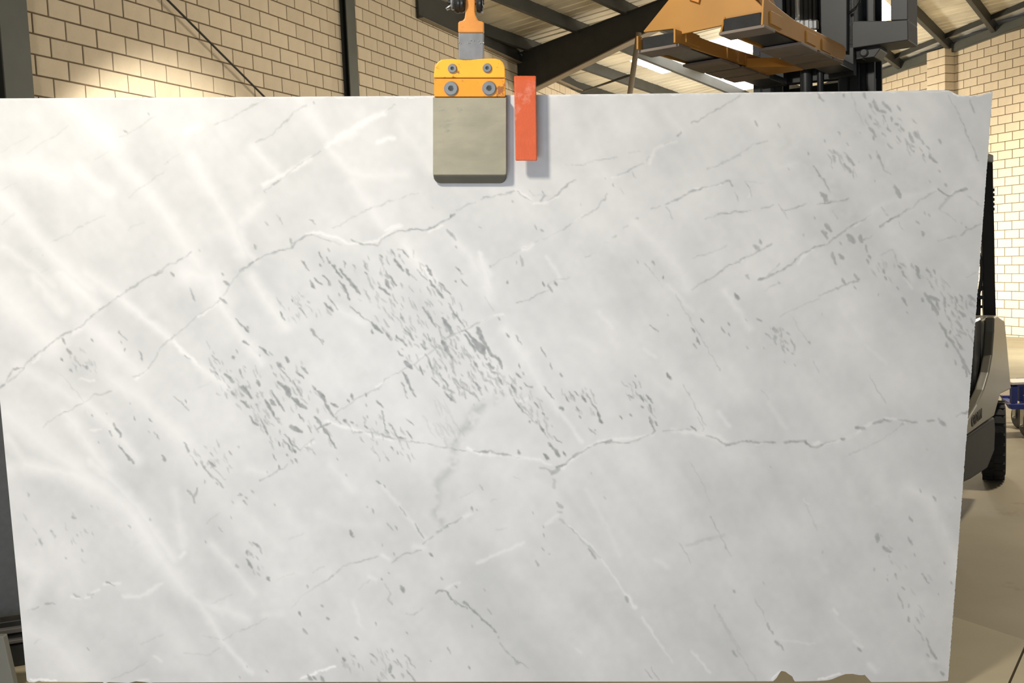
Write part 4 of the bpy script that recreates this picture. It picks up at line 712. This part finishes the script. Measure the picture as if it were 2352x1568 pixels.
# ------------------------------------------------------------------ forklift
TY = V(2.947, 5.828, FLOOR)
def tk(a, s, z): return TY+BD*a+LD*(s-.45)+V(0, 0, z-FLOOR)         # a back along the truck, s to the right seen from here
def on_a(px, py, a): return on_plane(px, py, tk(a, 0, 0), BD)
def on_s(px, py, s): return on_plane(px, py, tk(0, s, 0), LD)
fk = empty('forklift', tk(-.6, 0, FLOOR), 'cream and charcoal forklift behind the slab with its mast raised', 'forklift')
AM = -2.22
def sz(px, py, a): p = on_a(px, py, a)-TY; return np.dot(p, LD)+.45, p[2]+FLOOR
def rail(px0, px1, a, d, name, m, z1=1.75, z0=FLOOR+.12):
    s0, _ = sz(px0, 190, a); s1, _ = sz(px1, 190, a)
    mb = MB(); c = (s0+s1)/2; h = (s1-s0)/2
    mb.box(tk(a+d/2, c, (z0+z1)/2), BD, LD, ZU, d/2, .008, (z1-z0)/2)
    mb.box(tk(a+.008, c, (z0+z1)/2), BD, LD, ZU, .008, h, (z1-z0)/2); mb.box(tk(a+d-.008, c, (z0+z1)/2), BD, LD, ZU, .008, h, (z1-z0)/2)
    return mb.build(name, m, fk, .002, 1)
rail(1730, 1768, AM, .13, 'outer_mast_rail', M['mast']); rail(1972, 2009, AM, .13, 'outer_mast_rail', M['mast'])
rail(1764, 1796, AM-.03, .11, 'inner_mast_rail', M['mast']); rail(1924, 1974, AM-.03, .11, 'inner_mast_rail', M['mast'])
for z in (.66, 1.62, -.6):
    a0, _ = sz(1740, 190, AM); a1, _ = sz(2000, 190, AM)
    MB().box(tk(AM+.09, (a0+a1)/2, z), BD, LD, ZU, .02, (a1-a0)/2, .05).build('mast_cross_member', M['mast'], fk, .002, 1)
p0, p1 = on_a(1795, 172, AM-.02), on_a(1928, 158, AM-.02)
MB().bar(p0, p1, ZU, .05, .09).build('mast_cross_member', M['mast'], fk, .003, 1)
for x0, x1 in ((1838, 1866), (1877, 1892)):
    s0, _ = sz(x0, 190, AM-.05); s1, _ = sz(x1, 190, AM-.05)
    MB().tube([tk(AM-.05, (s0+s1)/2, -1.2), tk(AM-.05, (s0+s1)/2, 1.5)], (s1-s0)/2, 14).build('lift_cylinder', M['mast'], fk)
for x in (1812, 1822, 1833, 1842, 1853, 1862, 1872):
    s0, _ = sz(x, 40, AM-.1); r = .009 if x not in (1833, 1853) else .013
    zb_ = sz(x, 52, AM-.1)[1]; zt = 1.6
    ch = MB().tube([tk(AM-.1, s0, zb_-.02), tk(AM-.1, s0, zt)], r, 10).build('hydraulic_hose', M['zinc'] if x in (1833,) else M['black'], fk)
    MB().lathe(tk(AM-.1, s0, zb_-.03), ZU, [(r*1.1, 0), (r*1.6, .005), (r*1.6, .035), (r*1.1, .04)], 10).build('hose_fitting', M['zinc'], ch)
s0, _ = sz(1840, 60, AM-.09); MB().box(tk(AM-.09, s0, sz(1840, 62, AM-.09)[1]), BD, LD, ZU, .02, .05, .022).build('hose_block', M['bare'], fk, .003)
# dark backing between the rails
a0, _ = sz(1775, 40, AM+.05); a1, _ = sz(1900, 40, AM+.05); z0 = sz(1840, 70, AM+.05)[1]
MB().box(tk(AM+.06, (a0+a1)/2, (z0+1.6)/2), BD, LD, ZU, .01, (a1-a0)/2, (1.6-z0)/2).build('mast_guard_plate', M['mast'], fk)
# carriage: tall plate, window frame, side plate
AC = -2.40
pz = [on_a(1883, -60, AC), on_a(1945, -60, AC), on_a(1945, 118, AC), on_a(1886, 112, AC)]
MB().prism(pz, BD*.05).build('carriage_plate', M['carriage'], fk, .003)
AW = -2.37
def wbar(poly, name='carriage_frame', d=.17, a=AW): MB().prism([on_a(x, y, a) for x, y in poly], BD*d).build(name, M['carriage'], fk, .003)
wbar([(1946, -80), (1960, -80), (1962, 56), (1948, 60)]); wbar([(1948, 60), (1962, 48), (2046, 47.5), (2085, 45), (2086, 92), (1950, 112)]); wbar([(2046, -80), (2085, -80), (2085, 45), (2046, 47)])
wbar([(1944, 108), (2020, 97), (2022, 112), (2008, 131), (1944, 138)], 'carriage_bracket', .12, AW+.03)
c = on_a(1985, 121, AW+.03); MB().lathe(c, -BD, [(.017, 0), (.017, .006), (.012, .010), (.004, .010)], 18).build('bracket_bolt', M['carriage'], fk)
MB().tube([on_a(1950, 30, AW-.02), on_a(1964, 20, AW-.03), on_a(1973, 5, AW-.03), on_a(1975, -40, AW-.02)], .006, 8).build('hydraulic_hose', M['black'], fk)
zc0 = sz(1800, 130, AC)[1]
MB().box(tk(AC+.09, 0, 0.80), BD, LD, ZU, .03, .30, .04).build('fork_carriage_bar', M['mast'], fk, .003)
# forks
ZO = None
def pocket_center(px, py, a): p = on_a(px, py, a)-TY; return np.dot(p, LD)+.45, p[2]+FLOOR
AF = -2.22-1.25
sR, zR = pocket_center(1702, 50, AF); sL, zL = pocket_center(1511, 97, AF)
fz = .715; FZ = {sL: .7120, sR: .7240}
for s in (sL, sR):
    f = MB(); f.box(tk((AF+.04+AC+.03)/2, s, FZ[s]), BD, LD, ZU, abs(AF+.04-AC-.03)/2, .052, .014)
    f.box(tk(AC+.05, s, fz+.18), BD, LD, ZU, .02, .052, .2); f.build('fork', M['mast'], fk, .003)
# truck body
SS = .52
def bs(px, py): return on_s(px, py, SS)
pan = [(2283, 762), (2284, 728), (2291, 724), (2303, 733), (2308, 735), (2314, 800), (2322.5, 893), (2298, 905), (2294, 918), (2284, 955), (2255, 975), (2212, 1006), (2212, 985), (2229, 955), (2245, 928), (2260, 895), (2272, 855), (2279, 815)]
side_ = MB(); side_.prism([bs(x, y) for x, y in pan], -LD*.05); bsd = side_.build('side_panel', M['cream'], fk, .010, 3)
cr = [bs(2302, 735), bs(2308, 736), bs(2322, 893), bs(2314, 888)]
tx = bpy.data.curves.new('lettering', 'FONT'); tx.body = 'CROWN'; tx.size = .078; tx.extrude = .0015
_t = bpy.data.objects.new('lettering', tx); COL.objects.link(_t); bpy.context.view_layer.update()
_me = bpy.data.meshes.new_from_object(_t.evaluated_get(bpy.context.evaluated_depsgraph_get())); bpy.data.objects.remove(_t)
to = bpy.data.objects.new('lettering', _me); COL.objects.link(to); _me.materials.clear(); _me.materials.append(M['text']); to.parent = bsd
lp = bs(2226, 978)+LD*.003-TY
rotm = Matrix(((-0+BD[0], 0, LD[0]), (BD[1], 0, LD[1]), (0, 1, 0)))
# hood behind the panel, counterweight, top
S0 = -.50
def zof(px, py): return bs(px, py)[2]
zt = bs(2276, 728)[2]; zb = bs(2284, 955)[2]; ab = lambda x, y: np.dot(bs(x, y)-TY, BD)
ab0, ab1 = ab(2272, 740), ab(2305, 740); ab2 = ab(2322, 893)
rg = lambda s: [tk(ab0+.12, s, zt-.02), tk(ab1-.02, s, zt-.02), tk(ab1+.03, s, zt-.12), tk(ab2-.02, s, bs(2322, 893)[2]), tk(ab(2298, 905), s, bs(2298, 905)[2]-.02), tk(ab0+.12, s, bs(2298, 905)[2]-.02)]
MB().loft([rg(S0), rg(SS-.05)]).build('counterweight', M['cream'], fk, .02, 3)
MB().box(tk(ab0+.02, 0, zt-.25), BD, LD, ZU, .12, .46, .25).build('hood', M['seat'], fk, .02, 2)
sbk = MB(); sbk.box(tk(ab0-.12, .0, zt-.12), nrm(BD+V(0, 0, .15)), LD, nrm(ZU-BD*.15), .05, .24, .28); sbk.build('seat_back', M['seat'], fk, .03, 3)
MB().box(tk(ab0-.40, .0, zt-.42), BD, LD, ZU, .26, .25, .07).build('seat', M['seat'], fk, .03, 3)
MB().box(tk(ab0-.45, 0, zb-.02), BD, LD, ZU, .55, .44, .12).build('deck', M['truck_dark'], fk, .01)
low = [(2200, 1014), (2284, 958), (2286, 985), (2284, 1035), (2268, 1075), (2230, 1100), (2190, 1118)]
MB().prism([on_s(x, y, SS-.012) for x, y in low], -LD*.9).build('lower_chassis', M['truck_dark'], fk, .008)
MB().box(tk(-1.5, 0, -1.02), BD, LD, ZU, .7, .42, .30).build('battery_case', M['truck_dark'], fk, .02)
MB().box(tk(-1.95, 0, -.75), BD, LD, ZU, .12, .42, .50).build('front_cowl', M['cream'], fk, .03)
# wheels
def wheel(a, s, R, wd, az=None):
    c = tk(a, s, FLOOR+R); bx, lx = BD, LD
    if az is not None: bx = V(math.sin(math.radians(az)), math.cos(math.radians(az)), 0); lx = V(bx[1], -bx[0], 0)
    ty = MB().lathe(c-lx*wd/2, lx, [(R*.60, 0), (R*.86, 0), (R*.97, wd*.10), (R, wd*.2), (R, wd*.8), (R*.97, wd*.9), (R*.86, wd), (R*.60, wd)], 40).build('tyre', M['rubber'], fk)
    tr = MB(); n = 26
    for k in range(n):
        t = 2*math.pi*k/n; rad = bx*math.cos(t)+ZU*math.sin(t); tg = -bx*math.sin(t)+ZU*math.cos(t)
        for sg in (-1, 1): tr.box(c+lx*wd*.24*sg+rad*(R-.001)+tg*.008*sg, tg, lx, rad, R*.085, wd*.22, .004)
    tr.build('tread', M['rubber'], ty)
    MB().lathe(c-lx*wd*.40, lx, [(.02, 0), (R*.60, .004), (R*.60, wd*.8), (R*.2, wd*.84), (.02, wd*.84)], 24).build('rim', M['steel'], fk)
RW = .246
wheel(.12, .437, RW, .135, 26.5); wheel(.12, -.437, RW, .135, 26.5); wheel(-1.75, .43, .28, .16); wheel(-1.75, -.43, .28, .16)
# overhead guard
AG, SG = -.02, .57
def gp(x, y): return on_plane(x, y, tk(AG, SG, 0), nrm(V(_fw[0]*0+.45, .89, 0)))
pl = [(2247, 430), (2256, 380), (2266, 355), (2272, 352), (2278, 358), (2280, 372), (2281, 430), (2283.5, 500), (2286, 650), (2288, 745), (2281, 762), (2262, 764), (2259.5, 720), (2257, 610), (2255.5, 552), (2247, 545)]
pl = [(2252, 420), (2262, 372), (2268, 354), (2275, 352.5), (2279.5, 360), (2281, 380), (2282, 450), (2284, 520), (2286, 650), (2288.5, 742), (2283, 758), (2262, 764), (2259, 700), (2257, 610), (2255, 550), (2252, 490)]
gm = MB(); gm.prism([gp(x, y) for x, y in pl], nrm(V(.3, .95, 0))*.06); gg = gm.build('overhead_guard_leg', M['truck_dark'], fk, .006, 2)
for k in range(5):
    y = 436+k*11; MB().box(gp(2282, y), nrm(V(.89, -.45, 0)), nrm(V(.45, .89, 0)), ZU, .006, .012, .009).build('vent_slot', M['black'], gg)
topz = gp(2275, 352.5)[2]
MB().box(tk(AG, -.50, (zt+topz)/2-.02), BD, LD, ZU, .04, .03, (topz-zt)/2).build('overhead_guard_leg', M['truck_dark'], fk, .006)
for s in (-.50, .42):
    MB().bar(tk(-1.85, s, -.4), tk(-1.45, s, topz-.06), LD, .05, .05).build('overhead_guard_leg', M['truck_dark'], fk, .005)
    MB().bar(tk(-1.45, s, topz-.05), tk(AG+.02, s, topz-.03), ZU, .06, .05).build('overhead_guard_rail', M['truck_dark'], fk, .008)
for k in range(6):
    a = -1.35+k*.24; MB().bar(tk(a, -.5, topz-.04), tk(a, .42, topz-.04), ZU, .03, .03).build('overhead_guard_bar', M['truck_dark'], fk, .004)
# steering wheel and levers seen in the gap
sw = tk(-1.0, .12, -.28); axw = nrm(V(*( -BD[:2]*-.5), .8)); ring = []
a_ = nrm(np.cross(axw, LD)); b_ = np.cross(axw, a_)
for k in range(25): t = 2*math.pi*k/24; ring.append(sw+.16*(math.cos(t)*a_+math.sin(t)*b_))
MB().tube(ring, .012, 8).build('steering_wheel', M['black'], fk)
MB().tube([sw, sw-axw*.4], .02, 10).build('steering_column', M['black'], fk)
GA = -.05
MB().tube([gp(2244, 700), gp(2250, 665), gp(2254, 640), gp(2255, 615), gp(2253, 596), gp(2248, 580)], .010, 8).build('control_loop', M['black'], fk)
MB().tube([gp(2246, 669), gp(2252, 664), gp(2260, 659)], .011, 8).build('control_lever', M['black'], fk)
MB().bar(gp(2238, 684), gp(2262, 682), ZU, .04, .022).build('armrest', M['black'], fk, .004)
MB().tube([gp(2239, 705), gp(2257, 704)], .009, 8).build('control_lever', M['black'], fk)
MB().tube([gp(2244, 705), gp(2244, 696)], .009, 8).build('control_lever', M['black'], fk)
MB().tube([gp(2245, 686), gp(2244, 760)], .02, 8).build('lever_stalk', M['black'], fk)
# lettering on the side panel
fl_loc = Vector(tk(-.6, 0, FLOOR)); wpos = bs(2231, 981)+LD*.002
to.matrix_local = Matrix.Translation(Vector(wpos)-fl_loc) @ Matrix(((BD[0], 0, LD[0], 0), (BD[1], 0, LD[1], 0), (0, 1, 0, 0), (0, 0, 0, 1)))

# ------------------------------------------------------------------ yellow jib on the forks
jb = empty('jib_attachment', tk(AF+.4, 0, fz), 'yellow jib attachment with two open fork pockets above the slab', 'jib')
PW, PH = .072, .0225; AE = -2.605
def jp(px, py, s): return on_plane(px, py, tk(0, s, 0), LD)
prof_R = [(1757, -40), (1766, 0), (1795, 23), (1824, 45), (1880, 74), (1936, 103), (1943, 110), (1943, 126), (1938, 139), (1926, 136), (1850, 101), (1760, 60), (1752, 57)]
prof_L = [(1551, 66), (1600, 84), (1680, 110), (1752, 133), (1760, 140), (1758, 152), (1741, 160), (1700, 147), (1630, 124), (1560, 100), (1551, 98)]
for s, pr in ((sL, prof_L), (sR, prof_R)):
    sd = MB().prism([jp(x, y, s+PW) for x, y in pr], -LD*.007).build('pocket_side', M['jib'], jb, .002)
    MB().prism([jp(x, y, s+PW)-LD*(2*PW-.007) for x, y in pr if y > -10], -LD*.007).build('pocket_side', M['jib'], jb, .002)
    fs = FZ[s]
    for aa, wd_ in ((.06, .11), (.42, .11), (.60, .11)):
        MB().box(tk(AF+aa+wd_/2, s+PW+.002, fs+.012), BD, LD, ZU, wd_/2, .003, .020).build('side_plate_patch', M['jib'], sd, .001)
    MB().box(tk((AF+.1+AE)/2, s, fs+PH*.95), BD, LD, ZU, (AE-AF-.1)/2, PW-.008, .004).build('pocket_top', M['jib'], jb)
    for a0_, w_ in ((0.0, .10), (.36, .18), (.57, .15), (.745, .12)):
        MB().box(tk(AF+a0_+w_/2, s, fs-PH-.004+.012*(a0_+w_/2)), BD, LD, ZU, w_/2, PW+.004, .005).build('pocket_strap', M['jib_under'], jb, .002)
    MB().box(tk(AF+.02, s, fs-.001), BD, LD, ZU, .012, PW-.009, PH-.001).build('pocket_plug', M['rubber'], jb, .004)
pp = [(1477, 72), (1535, 0), (1572, -48), (1690, -48), (1732, -2), (1751, 16), (1751, 30), (1668, 52), (1660, 58), (1549, 82), (1546, 66), (1480, 74)]
AP = AF+.035
MB().prism([on_a(x, y, AP) for x, y in pp], BD*.012).build('front_plate', M['jib'], jb, .002)
MB().prism([on_a(x, y, AP-.002) for x, y in [(1583, 0), (1607, 8), (1610, -6), (1612, -20), (1585, -20)]], -BD*.01).build('plate_lug', M['orange_worn'], jb, .002)
cb = [tk(AE-.26, sL+PW, fz-.018), tk(AE-.02, sL+PW, fz-.018), tk(AE-.02, sR-PW, fz-.018), tk(AE-.12, sR-PW, fz-.018)]
MB().prism(cb, V(0, 0, .035)).build('cross_brace', M['jib'], jb, .003)
bt = on_a(1632, -48, AP)+V(0, 0, .30); tipp = sp(1080, -95, .007)+V(0, 0, .10)
bm_ = MB(); bm_.bar(bt-V(0, 0, .10), tipp+V(0, 0, .04), ZU, .08, .10); bm_.bar(bt-V(0, 0, .40)+BD*.6, bt-V(0, 0, .08), ZU, .08, .10); bm_.bar(bt-V(0, 0, .32)+BD*.02, bt-V(0, 0, .06)+BD*.02, LD, .16, .012); bm_.build('boom', M['jib'], jb, .004)
hk = []; hc = sp(1080, -60, .007)
MB().tube([tipp, (tipp+hc)/2+SZ*.02, hc+SZ*.005], .012, 10).build('boom_hook', M['blackmetal'], jb)

# ------------------------------------------------------------------ blue trolley at the right edge
TR = at_z(2349, 1003, FLOOR); TRy = V(0, TR[1], 0); 
def tp(px, py, d=0): return on_plane(px, py, V(0, TR[1]+d, 0), V(0, 1, 0))
tr = empty('blue_trolley', TR, 'blue steel trolley with a pale deck board at the right edge', 'trolley')
X1 = V(1, 0, 0); Y1 = V(0, 1, 0)
def slabz(pxl, y0, y1, w_, d0, d1, name, m, bev=.004):
    a = tp(pxl, y0, d0); b = tp(pxl, y1, d0); h = abs(a[2]-b[2])
    return MB().box(V(a[0]+w_/2, a[1]+(d1-d0)/2, (a[2]+b[2])/2), X1, Y1, ZU, w_/2, (d1-d0)/2, h/2).build(name, m, tr, bev)
slabz(2325, 878, 884, 1.2, -.05, .14, 'deck_board', M['white'])
slabz(2325, 884, 927, .042, -.05, -.01, 'corner_post', M['blue']); slabz(2342, 884, 922, .03, .05, .09, 'corner_post', M['blue'])
slabz(2325, 884, 889, 1.2, -.05, .0, 'top_rail', M['blue'])
lo_ = [tp(2316, 928, -.06), tp(2324, 940, -.06), tp(2424, 940, -.06), tp(2424, 928, -.06)]
MB().prism(lo_, V(0, .05, 0)).build('lower_frame', M['blue'], tr, .004)
lr_ = [V(q[0]+.16, q[1]+.40, q[2]) for q in lo_]; MB().prism(lr_, V(0, .05, 0)).build('lower_frame', M['blue'], tr, .004)
MB().bar(lo_[1]+V(.05, .03, .01), lr_[1]+V(0, .02, .01), ZU, .04, .03).build('side_rail', M['blue'], tr, .003)
slabz(2343, 870, 876, 1.0, .5, .56, 'push_rail', M['blue']); 
ap = tp(2343, 873, .53); MB().box(V(ap[0]+.02, ap[1], ap[2]-.18), X1, Y1, ZU, .015, .02, .18).build('corner_post', M['blue'], tr)
wc = tp(2352, 976, 0); Rw = wc[2]-FLOOR
for dx, dy in ((.03, 0), (.16, .36), (.8, 0), (.8, .36)):
    c = V(tp(2342, 976)[0]+dx, TR[1]+dy, FLOOR+Rw)
    cw = MB().lathe(c, X1, [(Rw*.55, 0), (Rw*.8, 0), (Rw*.96, .008), (Rw, .02), (Rw, .06), (Rw*.96, .072), (Rw*.8, .08), (Rw*.55, .08)], 28).build('caster_wheel', M['wheel'], tr)
    MB().lathe(c+X1*.006, X1, [(.01, 0), (Rw*.56, .002), (Rw*.56, .066), (.01, .068)], 18).build('hub', M['zinc'], cw)
    zt_ = tp(2330, 940)[2]; fkk = MB(); fkk.box(V(c[0]-.012, c[1], (FLOOR+Rw+zt_)/2), X1, Y1, ZU, .004, .022, (zt_-FLOOR-Rw)/2+.01); fkk.box(V(c[0]+.092, c[1], (FLOOR+Rw+zt_)/2), X1, Y1, ZU, .004, .022, (zt_-FLOOR-Rw)/2+.01)
    fkk.tube([V(c[0]-.025, c[1], c[2]), V(c[0]+.1, c[1], c[2])], .008, 8); fkk.build('caster_fork', M['zinc'], tr)

# ------------------------------------------------------------------ left: stone rack
def rp(px, py, y): return on_plane(px, py, V(0, y, 0), V(0, 1, 0))
YR = 3.72
rk_ = empty('slab_rack', V(-2.3, YR, FLOOR), 'dark steel slab rack base standing at the lower left edge', 'rack')
# rack beams run along a line receding to the right
g0, g1 = at_z(28, 1532, FLOOR), at_z(60, 1516, FLOOR); gd = nrm(V(*(g1-g0)[:2], 0)); gd = nrm(V(.94, .34, 0)); gn = V(gd[1], -gd[0], 0)
def beam(y_l, y_r, thick, out, name, m, bev=.004):
    a = on_plane(28, y_l, g0+gn*out, gn); b = on_plane(28, y_r, g0+gn*out, gn)
    c = V(*(g0+gn*out)[:2], (a[2]+b[2])/2); h = abs(a[2]-b[2])/2
    return MB().box(c+gd*-.3-gn*thick/2, gd, gn, ZU, .75, thick/2, h).build(name, m, rk_, bev)
beam(1481, 1532, .10, 0, 'base_beam', M['black']); beam(1470, 1479, .05, .012, 'grey_bar', M['rack']); beam(1457, 1470, .10, -.01, 'base_beam', M['black']); beam(1443, 1455, .05, .004, 'grey_bar', M['rack']); beam(1425, 1443, .12, -.02, 'base_beam', M['black'])
for k in (-.9, -.1): MB().box(V(*(g0+gd*k-gn*.35)[:2], FLOOR+.35), gd, gn, ZU, .03, .05, .35).build('upright', M['black'], rk_, .004)
zb_ = on_plane(28, 1424, g0, gn)[2]
gr = MB(); cc = g0-gn*.05-gd*.35; zt_ = .05
gr.prism([V(*(cc-gd*.9)[:2], zb_), V(*(cc+gd*.62)[:2], zb_), V(*(cc+gd*.62-gn*.10)[:2], zt_), V(*(cc-gd*.9-gn*.10)[:2], zt_)], -gn*.03)
tag(gr.build('stone_slab', M['granite'], None, .002), 'dark stone slab standing on the rack left of the marble slab', 'slab', kind='thing')
py_ = 3.35
pa, pb = rp(7, 1461, py_), rp(31, 1568, py_)
po = MB(); wd_ = .35
po.prism([V(pa[0]-wd_, py_, pa[2]), V(pa[0], py_, pa[2]), V(pb[0]+.006, py_, FLOOR), V(pb[0]-wd_, py_, FLOOR)], V(0, .03, 0))
tag(po.build('grey_block', M['post'], None, .004), 'grey green block with a sloping side in the bottom left corner', 'block')
